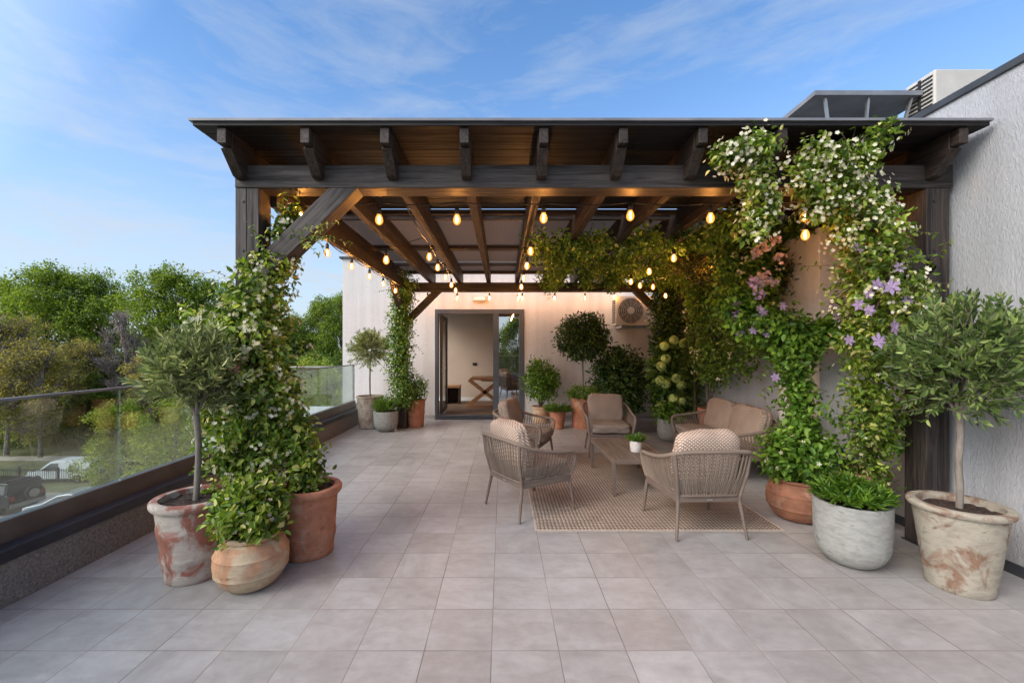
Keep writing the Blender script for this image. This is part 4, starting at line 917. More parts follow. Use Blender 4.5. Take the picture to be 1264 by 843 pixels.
[tw.tube([(0,0,0.32), tuple(C[i]*0.5+np.array((0,0,0.2))), tuple(C[i])], [0.008,0.006,0.003], 5) for i in range(30)]
tw.build('stems', M['vine_stem'], o); lv.build('foliage', M['hydr'], o)
for (px, py) in ((820,427),(832,420),(850,421),(822,443),(816,452),(815,470),(822,474),(835,467),(841,475),(844,424),(831,492),(841,495)):
    x, y, z = at(px, py, 6.92); c = np.array((x-3.0, y-7.35, z)); n = 60; dd = rdir(n); s = Leaves(); s.star(c+dd*0.068, dd, 0.034, 4, 1.1, 0.15); s.build('flower_head', M['lime'], o)
o = potted('potted_begonia', 'low flowering plant with cream blooms in a round pale grey pot', 'potted plant', (2.76,6.95,0))
pot(o, prof_u(0.19,0.37), 'pot_concrete', 0.33, 0.16, 14); bushy(o, (0,0,0.46), 0.22, 110, 0.06, 0.042, 'bright', 8, (1.1,1.1,0.7), 0.33)
fl = Leaves(); a = rdir(14)*np.array((0.2,0.2,0.12))+np.array((0,0,0.54)); fl.star(a, unit(a-np.array((0,0,0.4)))+np.array((0,-0.3,0.3)), 0.045, 6, 0.9); fl.build('blossoms', M['cream'], o)
o = potted('potted_conifer', 'pointed dark green conifer in the far right corner', 'potted tree', (3.12,6.80,0))
pot(o, prof_cone(0.15,0.18,0.34,0.02,0.05), 'pot_terra_d', 0.30, 0.16, 15)
n = 900; t = rng.random(n)**0.8; a = rng.random(n)*6.28; C = np.stack([np.cos(a)*(0.27*(1-t)+0.02), np.sin(a)*(0.27*(1-t)+0.02), 0.4+t*2.0],1)*1.0; lv = Leaves(); cloud(lv, C, unit(C*np.array((1,1,0))+np.array((0,0,0.25))), 0.03, 7, 0.07, 0.012, False, 0.0); lv.build('crown', M['conifer'], o)
MB().tube([(0,0,0.3),(0,0,2.2)], [0.02,0.006], 6).build('trunk', M['vine_stem'], o)
o = potted('potted_climber', 'climber on pale canes in a square edged clay pot behind the sofa', 'potted plant', (3.17,6.35,0)); o.rotation_euler[2] = 0
pot(o, prof_cone(0.15,0.18,0.62,0.02,0.05,(0.5,)), 'pot_terra', 0.58, 0.16, 16)
cn = MB(); [cn.tube([(math.cos(k)*0.06,math.sin(k)*0.06,0.55),(math.cos(k)*0.16+0.0,math.sin(k)*0.1,2.2)], 0.006, 5) for k in range(6)]; cn.build('canes', M['bark'], o)
lv = Leaves(); vine_cloud(lv, [(0,0,1.1,0.12),(0,0,1.6,0.20),(0,0,2.2,0.24)], 300, 8, 0.06, 0.035, 0.05); lv.build('foliage', M['jas_dark'], o)

# dark vine on the far right post
v = empty('climbing_vine', (3.25,8.05,0), 0, 'dark vine on the far right post beside the air conditioner', 'climbing plant')
path = [(-0.1,-0.1,0.4,0.20),(-0.1,-0.12,1.2,0.24),(-0.15,-0.12,1.8,0.30),(-0.15,-0.12,2.3,0.30),(-0.2,-0.2,2.7,0.25)]
lv = Leaves(); C, Od, _ = vine_cloud(lv, path, 800, 7, 0.075, 0.035, 0.06); tw = MB(); stems(tw, path, 4, 0.01, 0.5, 6); tw.build('stems', M['vine_stem'], v); lv.build('foliage', M['dark_leaf'], v)

# ------------------------------------------------------------------ right hand climbers
# jasmine over the front right corner
v = empty('climbing_jasmine', (3.1,3.2,0), 0, 'white flowered jasmine climbing the front right post and spilling over the beam', 'climbing plant')
main = [(-0.10,0.25,0.45,0.14),(-0.18,0.12,0.80,0.15),(-0.28,0.02,1.15,0.14),(-0.32,-0.05,1.45,0.19),(-0.30,-0.08,1.75,0.27),(-0.30,-0.10,2.02,0.28),(-0.40,-0.12,2.30,0.26),(-0.58,-0.14,2.55,0.19),(-0.66,-0.16,2.75,0.10)]
a1 = [(-0.65,-0.20,2.72,0.11),(-0.80,-0.24,2.85,0.10),(-0.95,-0.28,2.90,0.06)]
a2 = [(-0.60,-0.22,2.78,0.08),(-0.53,-0.28,2.92,0.06),(-0.48,-0.33,3.03,0.04)]
a3 = [(-1.22,-0.28,2.98,0.05),(-1.40,-0.28,2.88,0.07),(-1.56,-0.26,2.85,0.05)]
a5 = [(-1.00,-0.22,2.80,0.06),(-0.88,-0.20,2.62,0.08),(-0.72,-0.18,2.48,0.09)]
a4 = [(-1.36,-0.26,2.85,0.08),(-1.32,-0.24,2.68,0.10),(-1.26,-0.22,2.50,0.08),(-1.30,-0.20,2.30,0.05)]
lv = Leaves(); tw = MB(); Call = []; Oall = []
for pth, k in ((main,720),(a5,90),(a1,90),(a2,45),(a3,80),(a4,100)):
    C, Od, _ = vine_cloud(lv, pth, k, 9, 0.050, 0.027, 0.034); Call.append(C); Oall.append(Od); stems(tw, pth, 3, 0.007, 0.5, k)
C = np.concatenate(Call); Od = np.concatenate(Oall)
for k in range(60): i = rng.integers(len(C)); tendril(tw, lv, C[i], Od[i]+np.array((0.1,0,0.4)), rnd.uniform(0.14,0.36), 0.046, 0.022, 0.04, 1.0, 300+k, 0.5)
tendril(tw, lv, (-0.05,-0.1,2.05), (0.8,-0.2,0.5), 0.35, 0.05, 0.025, 0.04, 0.8, 401, 0.3)
fl = Leaves(); hi = C[:,2] > 1.75; I = np.where(hi)[0]; ix = rng.choice(I, 330, replace=len(I)<330)
P = np.repeat(C[ix]+Od[ix]*0.07, 6, 0); P = P + rng.normal(size=P.shape)*0.028; fl.star(P, np.repeat(Od[ix],6,0)+rdir(len(P))*0.6+np.array((0,-0.4,0.1)), 0.0150, 5, 0.8)
ix = rng.choice(np.where(~hi)[0], 90); fl.star(C[ix]+Od[ix]*0.07, Od[ix]+rdir(90)*0.5, 0.016)
tw.build('stems', M['vine_stem'], v); lv.build('foliage', M['jas'], v); tag(fl.build('blossoms', M['cream'], v), kind='stuff')
# clematis: from belly pot up the pilaster, band across, with mauve flowers
v = empty('climbing_clematis', (2.7,3.75,0), 0, 'mauve flowered clematis rising from the round clay pot and arching to the post', 'climbing plant')
c1 = [(0.0,0.0,0.45,0.13),(-0.02,0.02,0.75,0.10),(0.0,0.05,1.0,0.06),(-0.02,0.1,1.25,0.08),(-0.03,0.15,1.5,0.16),(0.05,0.18,1.66,0.20)]
c2 = [(-0.40,0.55,2.05,0.13),(-0.30,0.40,1.80,0.16),(-0.02,0.18,1.67,0.15),(0.20,0.05,1.62,0.12),(0.42,-0.15,1.78,0.12)]
lv = Leaves(); tw = MB(); Cs = []
for pth, k in ((c1,300),(c2,330)):
    C, Od, _ = vine_cloud(lv, pth, k, 7, 0.062, 0.042, 0.045); stems(tw, pth, 3, 0.006, 0.6, k); Cs.append((C,Od))
for k in range(60): C, Od = Cs[k%2]; i = rng.integers(len(C)); tendril(tw, lv, C[i], Od[i]+np.array((0,0,-0.2)), rnd.uniform(0.15,0.35), 0.05, 0.035, 0.05, 1.2, 500+k, 0.9)
tw.build('stems', M['vine_stem'], v); lv.build('foliage', M['bright'], v)
fps = [((943,387),3.95),((950,400),3.95),((938,382),3.95),((1033,385),3.45),((1046,385),3.45),((1100,354),2.88),((1083,351),2.92),((1072,362),2.95),((1073,383),2.95),((1104,404),2.84),((1085,421),2.86),((1055,303),3.0),((1062,308),3.0),((957,466),3.7),((1036,392),3.45),((1060,376),3.0),((1026,378),3.45),((1110,330),2.92),((1120,372),2.9),((1048,420),3.1),((975,395),3.9),((966,378),3.9),((930,408),4.0),((946,412),3.95)]
for k, ((px,py),Y) in enumerate(fps):
    x, y, z = at(px, py, Y); s = Leaves(); s.star(np.array([(x-2.7,y-3.75,z)]), np.array([(rnd.uniform(-0.4,0.4),-1,rnd.uniform(-0.2,0.5))]), 0.062 if py in (354,404,421) else 0.048, 6, 0.52, 0.12)
    s.star(np.array([(x-2.7,y-3.76,z)]), np.array([(0,-1,0.1)]), 0.018, 6, 0.4, 0.5); s.build('flower', M['purple'], v)
# curtain of vine along the right side beam
v = empty('climbing_vine', (3.1,5.3,0), 0, 'pink flowered vine hanging in a thick curtain from the right side beam', 'climbing plant')
lv = Leaves(); tw = MB(); Cs = []
for (x0,y0,zt_,zb,r) in ((-0.42,-0.85,2.80,1.75,0.14),(-0.28,-0.75,2.80,1.50,0.14),(-0.62,-0.7,2.75,2.25,0.14),(-0.12,-0.55,2.85,1.55,0.16),(-0.10,-0.30,2.85,1.45,0.20),(-0.1,0.0,2.85,1.25,0.20),(-0.1,0.3,2.85,1.2,0.22),(-0.1,0.65,2.85,1.0,0.22),(-0.1,1.0,2.85,1.2,0.22),(-0.35,-0.2,2.85,2.2,0.22),(-0.4,0.5,2.85,2.1,0.22)):
    pth = [(x0,y0,zt_,r),(x0-0.02,y0,(zt_+zb)/2,r),(x0+0.02,y0,zb,r*0.55)]; C, Od, _ = vine_cloud(lv, pth, 170, 8, 0.058, 0.036, 0.045); Cs.append((C,Od)); stems(tw, pth, 2, 0.006, 0.6, int(zb*100))
for k in range(50): C, Od = Cs[k%11]; i = rng.integers(len(C)); tendril(tw, lv, C[i], Od[i]+np.array((-0.2,0,-0.6)), rnd.uniform(0.2,0.45), 0.05, 0.032, 0.05, 0.9, 600+k, 1.2)
tw.build('stems', M['vine_stem'], v); lv.build('foliage', M['jas_dark'], v)
C = np.concatenate([c for c,_ in Cs]); Od = np.concatenate([q for _,q in Cs]); fl = Leaves(); m_ = (Od[:,0] < 0.2) | (Od[:,1] < -0.2); ix = rng.choice(np.where(m_)[0], 90); P = np.repeat(C[ix]+Od[ix]*0.09, 4, 0)+rng.normal(size=(360,3))*0.022
fl.star(P, rdir(360)*0.6+np.array((-0.3,-0.9,0.2)), 0.016, 5, 0.9); tag(fl.build('blossoms', M['cream'], v), kind='stuff')
for k, ((px,py),Y) in enumerate((((926,355),4.10),((934,349),4.10),((929,365),4.10),((945,349),4.10),((920,350),4.12),((940,305),4.10),((948,300),4.10),((930,312),4.10),((925,317),4.12),((935,340),4.10),((865,345),5.8),((870,338),5.8),((862,352),5.8),((905,380),4.25),((912,400),4.25),((908,410),4.25),((903,390),4.25),((955,322),4.05))):
    x, y, z = at(px, py, Y); s = Leaves(); n = 13; s.star(np.array((x-3.1,y-5.3-0.1,z))+rdir(n)*0.045, rdir(n)*0.7+np.array((0,-1,0.1)), 0.023, 5, 0.8, 0.25); s.build('flower_cluster', M['pink' if py < 350 else 'purple'], v)
# foliage trailing along the rafters
v = empty('rafter_vine', (1.6,5.5,2.8), 0, 'green creeper trailing over the rafters on the right half of the pergola roof', 'climbing plant')
lv = Leaves(); tw = MB(); Cs = []
for (x,y0,y1,r,k) in ((0.50,4.7,5.5,0.08,60),(0.66,4.9,5.6,0.10,110),(1.0,4.6,5.6,0.14,220),(0.95,6.2,7.9,0.14,260),(1.5,6.0,7.8,0.13,240),(1.62,4.4,6.0,0.13,240),(2.0,4.6,7.8,0.15,420),(2.25,3.9,5.2,0.15,280),(2.6,4.2,7.6,0.18,620),(3.0,4.2,7.9,0.16,500)):
    pth = [(x-1.6+rnd.uniform(-0.12,0.12), y-5.5, (2.74+rnd.uniform(-0.05,0.06))-2.8, r*rnd.uniform(0.7,1.2)) for y in np.linspace(y0,y1,5)]
    C, Od, _ = vine_cloud(lv, pth, k, 7, 0.055, 0.032, 0.05, (1,1,0.7)); Cs.append((C,Od)); stems(tw, pth, 2, 0.006, 0.5, k)
for k in range(75): C, Od = Cs[k%10]; i = rng.integers(len(C)); tendril(tw, lv, C[i], np.array((rnd.uniform(-.3,.3),-0.1,-1)), rnd.uniform(0.1,0.42), 0.05, 0.028, 0.05, 0.8, 700+k, 1.0)
tw.build('stems', M['vine_stem'], v); lv.build('foliage', M['jas_dark'], v)
C = np.concatenate([c for c,_ in Cs]); Od = np.concatenate([q for _,q in Cs]); fl = Leaves(); ix = rng.choice(len(C), 480); fl.star(C[ix]+Od[ix]*0.08, Od[ix]+rdir(480)*0.5, 0.018); tag(fl.build('blossoms', M['cream'], v), kind='stuff')
v = empty('bronze_vine', (2.75,4.9,2.6), 0, 'bronze leaved creeper under the roof near the right hand bulbs', 'climbing plant')
lv = Leaves(); tw = MB(); pth = [(-0.6,0.2,0.0,0.15),(-0.2,0.0,-0.03,0.2),(0.1,-0.2,-0.1,0.2),(0.25,-0.4,-0.3,0.14)]
C, Od, _ = vine_cloud(lv, pth, 420, 7, 0.06, 0.024, 0.05); stems(tw, pth, 3, 0.006, 0.5, 8)
for k in range(26): i = rng.integers(len(C)); tendril(tw, lv, C[i], (rnd.uniform(-.4,.4),-0.3,-0.6), rnd.uniform(0.15,0.4), 0.055, 0.022, 0.045, 1.0, 800+k, 0.8)
tw.build('stems', M['vine_stem'], v); lv.build('foliage', M['vine_red'], v)

# right pots
o = potted('potted_foliage_plant', 'leafy green plant with white blooms in a round bellied clay pot right of the rug', 'potted plant', (2.64,3.75,0))
pot(o, prof_belly(0.14,0.245,0.175,0.36,0.02), 'pot_terra_d', 0.325, 0.16, 20); C, d = bushy(o, (0,0,0.55), 0.25, 300, 0.06, 0.038, 'bright', 8, (1,1,0.95), 0.32)
fl = Leaves(); ix = rng.choice(300, 26); fl.star(C[ix]+d[ix]*0.1, d[ix]+np.array((0,-0.3,0.2)), 0.022); fl.build('blossoms', M['cream'], o)
o = potted('potted_rosette_plant', 'bright lance leaved plant in a rounded grey concrete pot', 'potted plant', (2.47,2.97,0))
pot(o, prof_u(0.225,0.44), 'pot_concrete', 0.40, 0.19, 21); lv = Leaves()
for k in range(120):
    a = rng.random()*6.28; r = 0.20*math.sqrt(rng.random()); c = np.array((r*math.cos(a), r*math.sin(a), 0.42+0.13*(1-(r/0.2)**2)*rng.random()+0.03)); n = 16; aa = rng.random(n)*6.28
    el_ = rng.uniform(0.15,1.3,n); D = np.stack([np.cos(aa)*np.cos(el_), np.sin(aa)*np.cos(el_), np.sin(el_)],1)+np.array((c[0],c[1],0))*1.6; lv.add(np.repeat(c[None],n,0), D, np.repeat(np.array([(0,0,1.)]),n,0)+rdir(n)*0.3, 0.10*(0.6+0.6*rng.random(n)), 0.018*(0.8+0.4*rng.random(n)), True, 0.25, 0.15)
lv.build('foliage', M['bright'], o)
tw = MB(); [tw.tube([(rnd.uniform(-.05,.05),rnd.uniform(-.05,.05),0.39),(rnd.uniform(-.15,.15),rnd.uniform(-.15,.15),0.5)], 0.004, 4) for _ in range(30)]; tw.build('stems', M['bright'], o)
o = potted('potted_climber', 'shrub with bare pale stems in a terracotta pot beside the front right post', 'potted plant', (3.02,3.58,0)); o.rotation_euler[2] = 0
pot(o, prof_cone(0.16,0.205,0.49,0.025,0.05,(0.2,)), 'pot_terra_d', 0.45, 0.18, 22)
tw = MB(); lv = Leaves(); ends = []
for k in range(9):
    a = rnd.uniform(-2.6,0.3); e = (0.34*math.cos(a)-0.08, 0.2*math.sin(a)-0.1, rnd.uniform(0.8,1.25)); tw.tube([(0,0,0.44),(e[0]*0.5,e[1]*0.5,0.44+(e[2]-0.44)*0.45),e], [0.010,0.007,0.004], 6)
    for q in range(5): tendril(tw, lv, np.array(e)*rnd.uniform(0.75,1.0), (rnd.uniform(-1,1),rnd.uniform(-1,0.4),rnd.uniform(0,0.8)), 0.22, 0.07, 0.032, 0.045, 0.8, 900+k*7+q, 0.6)
tw.build('stems', M['bark'], o); lv.build('foliage', M['bright'], o)
# large olive tree right (D)
o = potted('potted_olive_tree', 'dark leaved olive tree in a whitewashed clay pot by the right wall', 'potted tree', (2.90,2.665,0)); o.rotation_euler[2] = 0
pot(o, prof_cone(0.158,0.222,0.535,0.026,0.04), 'pot_white', 0.485, 0.21, 23)
MB().tube(catmull([(0.0,0,0.47),(0.012,0.005,0.62),(-0.004,0,0.78),(0.008,0,0.95),(0.004,0,1.12)],4), 0.0185, 9).build('trunk', M['bark'], o, smooth=60)
lv = Leaves(); tw = MB(); twigs(lv, tw, (0.03,0,1.40), 0.37, 540, 0.17, 0.058, 0.0195, 6, 0.75, 0.10, (1,1,1.12), trunk_top=(0.0,0,1.06), boughs=9); tw.build('branches', M['bark'], o); lv.build('crown', M['olive_d'], o)
# little table plant
o = empty('table_plant', (1.47,4.62,0.3835), 0, 'small green succulent in a speckled white cup on the coffee table', 'potted plant')
MB().lathe([(0.001,0),(0.052,0),(0.058,0.01),(0.063,0.06),(0.066,0.12),(0.060,0.12),(0.056,0.09),(0.001,0.09)], 28).build('pot', m_noisy('speckled_cup', (0.48,0.38,0.32), (0.72,0.66,0.60), 70, 0.7, 0.3, mid=(0.3,0.5)), o, smooth=40)
lv = Leaves(); tuft(lv, 150, 0.05, 0.09, 0.13, 0.016, 0.7, 0.05); lv.build('foliage', M['bright'], o)

# ------------------------------------------------------------------ background trees
def tree_mesh(seed, H, CR, mats, nlobe=16, per_lobe=34, perc=22, leafs=0.30, bare=False, low=0.35, trunkr=0.22):
    """returns (trunk mesh, crown mesh) with the base at the origin"""
    rr = np.random.default_rng(seed); mb = MB(); lv = Leaves()
    top = H*0.55; tp_ = [(0,0,0),(rr.normal()*0.2,rr.normal()*0.2,H*0.25),(rr.normal()*0.4,rr.normal()*0.4,top),(rr.normal()*0.5,rr.normal()*0.5,H*0.85)]
    mb.tube(catmull(tp_,4), [trunkr*(1-0.85*i/12) for i in range(13)], 7)
    C = []; O = []
    for i in range(nlobe):
        a = i*2.4+rr.normal()*0.5; t = (i+0.5)/nlobe; zz = H*(low+(0.93-low)*t)+rr.normal()*H*0.035; w = CR*math.sin(math.pi*min(0.98, 0.22+0.72*t))*rr.uniform(0.65,1.1)*(0.75 if t<0.93 else 0.4)
        c = np.array((w*math.cos(a), w*math.sin(a), zz)); lr = CR*rr.uniform(0.17,0.40)
        b = np.array(tp_[2])*(0.3+0.6*t); b[2] = zz*0.72; mb.tube([b, (b+c)/2+np.array((0,0,0.4)), c], [trunkr*0.4,trunkr*0.22,trunkr*0.08], 5, False)
        if bare:
            for q in range(26):
                d = rr.normal(size=3); d /= np.linalg.norm(d); d[2] = abs(d[2])*0.7+0.15; e = c+d*lr*rr.uniform(0.7,1.5); m1 = (c+e)/2+rr.normal(size=3)*0.15; mb.tube([c*0.7+b*0.3+rr.normal(size=3)*0.2, m1, e], [0.045,0.025,0.01], 3, False)
        d = rr.normal(size=(per_lobe,3)); d[:,2] = d[:,2]*0.85+0.12; d = unit(d); rad = lr*(0.72+0.38*rr.random(per_lobe))
        C.append(c+d*rad[:,None]*np.array((1,1,0.72))); O.append(d)
    C = np.concatenate(C); O = np.concatenate(O)
    if bare: k = 0.9
    cloud(lv, C, O, leafs*1.0, perc, leafs, leafs*0.62, False, 0.05, 0.9, 0.5)
    return mb, lv
kinds = {}
def mk(kind, seed, *a, **k):
    mb, lv = tree_mesh(seed, *a, **k); kinds.setdefault(kind, []).append((mb, lv))
mk('green', 1, 19, 5.2, None, 36, 34, 20, 0.26); mk('green', 2, 17, 5.6, None, 36, 34, 20, 0.26); mk('green', 3, 18, 4.8, None, 32, 34, 20, 0.26)
mk('brown', 4, 15, 5.2, None, 18, 30, 16, 0.24, bare=True, low=0.3); mk('brown', 5, 12, 4.4, None, 16, 30, 16, 0.24, bare=True, low=0.25)
mk('bare', 6, 16, 3.0, None, 18, 5, 5, 0.16, bare=True, low=0.35, trunkr=0.2)
mk('yellow', 7, 8.5, 4.2, None, 16, 30, 20, 0.20, low=0.15, trunkr=0.14); mk('yellow', 8, 7.5, 3.8, None, 16, 30, 20, 0.20, low=0.12, trunkr=0.14)
mk('dark', 9, 12, 4.6, None, 18, 40, 20, 0.32, low=0.1); mk('dark', 10, 10, 4.8, None, 18, 40, 20, 0.32, low=0.06)
TM = {'green':'tree_g','brown':'tree_o','bare':'twig','yellow':'tree_y','dark':'tree_d'}
built = {}
def place_tree(kind, i, x, y, z, s, rz, label, name='tree'):
    key = (kind, i % len(kinds[kind])); L0 = kinds[kind][key[1]]
    o = empty(name, (x,y,z), rz, label, 'tree'); o.scale = (s,s,s*rnd.uniform(0.95,1.05))
    if key not in built:
        t = L0[0].build('trunk', M['tree_bark'], o); c = L0[1].build('crown', M[TM[kind]], o); built[key] = (t.data, c.data)
    else:
        for n_, d_ in zip(('trunk','crown'), built[key]): q = bpy.data.objects.new(n_, d_); col.objects.link(q); q.parent = o
    return o
GZ = -9.0
def X(px, Y): return (px-620)*Y/518
T_ = [ # kind, idx, px, Y, size, label
 ('green',0, 62,54,1.20,'tall bright green tree rising above the left end of the railing'),
 ('green',1, 118,56,1.18,'broad bright green tree beside the tallest one on the left'),
 ('green',2, 12,60,1.15,'green tree at the left edge of the view behind a brownish one'),
 ('green',0, 205,54,1.10,'rounded bright green tree directly left of the front post vine'),
 ('green',1, 250,57,1.16,'bright green tree whose crown touches the front post vine'),
 ('green',2, 305,58,1.08,'green tree mostly hidden behind the front left post'),
 ('green',2, 395,66,1.02,'leafy green tree just left of the white back wall'),
 ('green',0, 425,72,1.05,'distant green tree against the edge of the white back wall'),
 ('green',1, 360,64,0.98,'green tree seen between the front post vine and the back wall'),
 ('brown',0, 8,42,1.03,'tall olive brown tree at the left edge of the view'),
 ('brown',1, 50,41,0.95,'spreading olive brown tree with pale branches near the left edge'),
 ('brown',1, 190,45,0.92,'olive brown tree left of the silvery potted olive'),
 ('brown',0, 105,48,0.80,'thin brown green tree in front of the bright green crowns'),
 ('brown',0, 258,46,0.84,'brownish tree behind the potted olive crown'),
 ('bare',0, 150,47,0.98,'slender bare grey tree standing between two green crowns'),
 ('bare',0, 172,50,0.86,'smaller bare tree right of the slender grey one'),
 ('yellow',0, 210,25,0.80,'airy yellow green tree close below the railing at the olive pot'),
 ('yellow',1, 150,30,0.75,'light yellow green tree beside the railing seam'),
 ('yellow',0, 410,40,1.05,'yellow green bush crown left of the back wall above the balcony glass'),
 ('yellow',1, 385,52,1.25,'pale green tree low behind the neighbouring balcony'),
 ('yellow',1, 50,45,0.72,'mid green bushy tree beyond the dirt road left of centre of the glass'),
 ('yellow',0, 265,32,0.80,'yellow green tree glimpsed through the olive pot gap'),
 ('dark',0, 30,50,0.92,'dark tree mass behind the brown tree at far left'),
 ('dark',1, 85,50,0.95,'dark understorey tree behind the dirt road'),
 ('dark',0, 135,51,0.95,'dark understorey tree below the slender bare one'),
 ('dark',1, 178,52,0.95,'dark understorey tree left of the olive crown'),
 ('dark',0, 225,50,0.98,'dark understorey tree behind the silvery olive'),
 ('dark',1, -25,47,0.95,'dark tree cut off by the left edge of the picture'),
 ('dark',0, 285,53,0.95,'dark understorey tree behind the front post'),
 ('dark',1, 390,58,1.0,'dark tree behind the neighbouring balcony glass'),
 ('dark',0, 435,62,1.0,'dark tree meeting the white back wall corner'),
 ('dark',1, 345,55,1.0,'dark tree between the post vine and the balcony'),
]
for i, (kd, ix, px, Y, s, lb) in enumerate(T_):
    z = -8.2 if Y < 30.6 else GZ
    place_tree(kd, ix, X(px, Y), Y, z, s, i*1.7, lb)
for i, (x, y, s) in enumerate(((-12,-34,0.85),(-4,-36,0.85),(2,-33,0.8),(9,-38,0.9),(17,-35,0.85),(-22,-36,0.85))):
    place_tree('green', i, x, y, -9.0, s, i*2.1, ['green tree across the street mirrored at the left edge of the door pane','tree across the street mirrored low in the door pane','tree across the street mirrored in the middle of the door pane','tree across the street mirrored right in the door pane','far right tree of the row mirrored in the door pane','far left tree of the row mirrored in the door pane'][i])
# undergrowth
lv = Leaves(); n = 2600; xs = rng.uniform(-85,-8,n); ys = rng.uniform(44.6,58,n); C = np.stack([xs, ys, -9.0+rng.random(n)*2.2*(0.4+0.6*np.abs(np.sin(xs*0.35)))],1); cloud(lv, C, unit(rdir(n)+np.array((0,-0.3,0.6))), 0.5, 16, 0.34, 0.2, False)
tag(lv.build('undergrowth', M['tree_d']), 'dense low undergrowth beyond the dirt road', 'undergrowth', kind='stuff')
lv = Leaves(); n = 900; xs = rng.uniform(-62,-14,n); C = np.stack([xs, 36.8+rng.random(n)*2.4, -9.1+rng.random(n)*0.9],1); f_ = (np.sin(xs*0.3)>-0.2)&(xs>-30); C = C[f_]; cloud(lv, C, unit(rdir(len(C))+np.array((0,-0.3,0.6))), 0.25, 14, 0.16, 0.1, False)
tag(lv.build('roadside_shrubs', M['tree_y']), 'low yellow green growth along the dirt road', 'shrubs', kind='stuff')
lv = Leaves(); xs = rng.uniform(-29.0,-24,260); C = np.stack([xs, rng.uniform(29.4,30.4,260), -8.2+rng.random(260)*0.75],1); cloud(lv, C, unit(rdir(260)+np.array((0,-0.3,0.6))), 0.15, 14, 0.12, 0.07, False)
hb_ = lv.build('hedge', M['tree_y']); tag(hb_, 'small clipped hedge between the black car and the railing fence', 'hedge')

# street fence
fe = empty('street_fence', (-36,31.0,-8.2), 0, 'black metal bar fence between the parking lot and the dirt road', 'fence')
for z in (0.12,0.78): MB().box((-14,-0.02,z),(12,0.02,z+0.05)).build('rail', M['black'], fe)
bars = MB(); [bars.box((-14+0.16*k,-0.012,0.05),(-14+0.16*k+0.03,0.012,0.95)) for k in range(162)]; bars.build('bars', M['black'], fe)
for k in range(10): MB().box((-14+k*2.85,-0.05,0),(-13.87+k*2.85,0.05,1.05)).build('post', M['black'], fe)

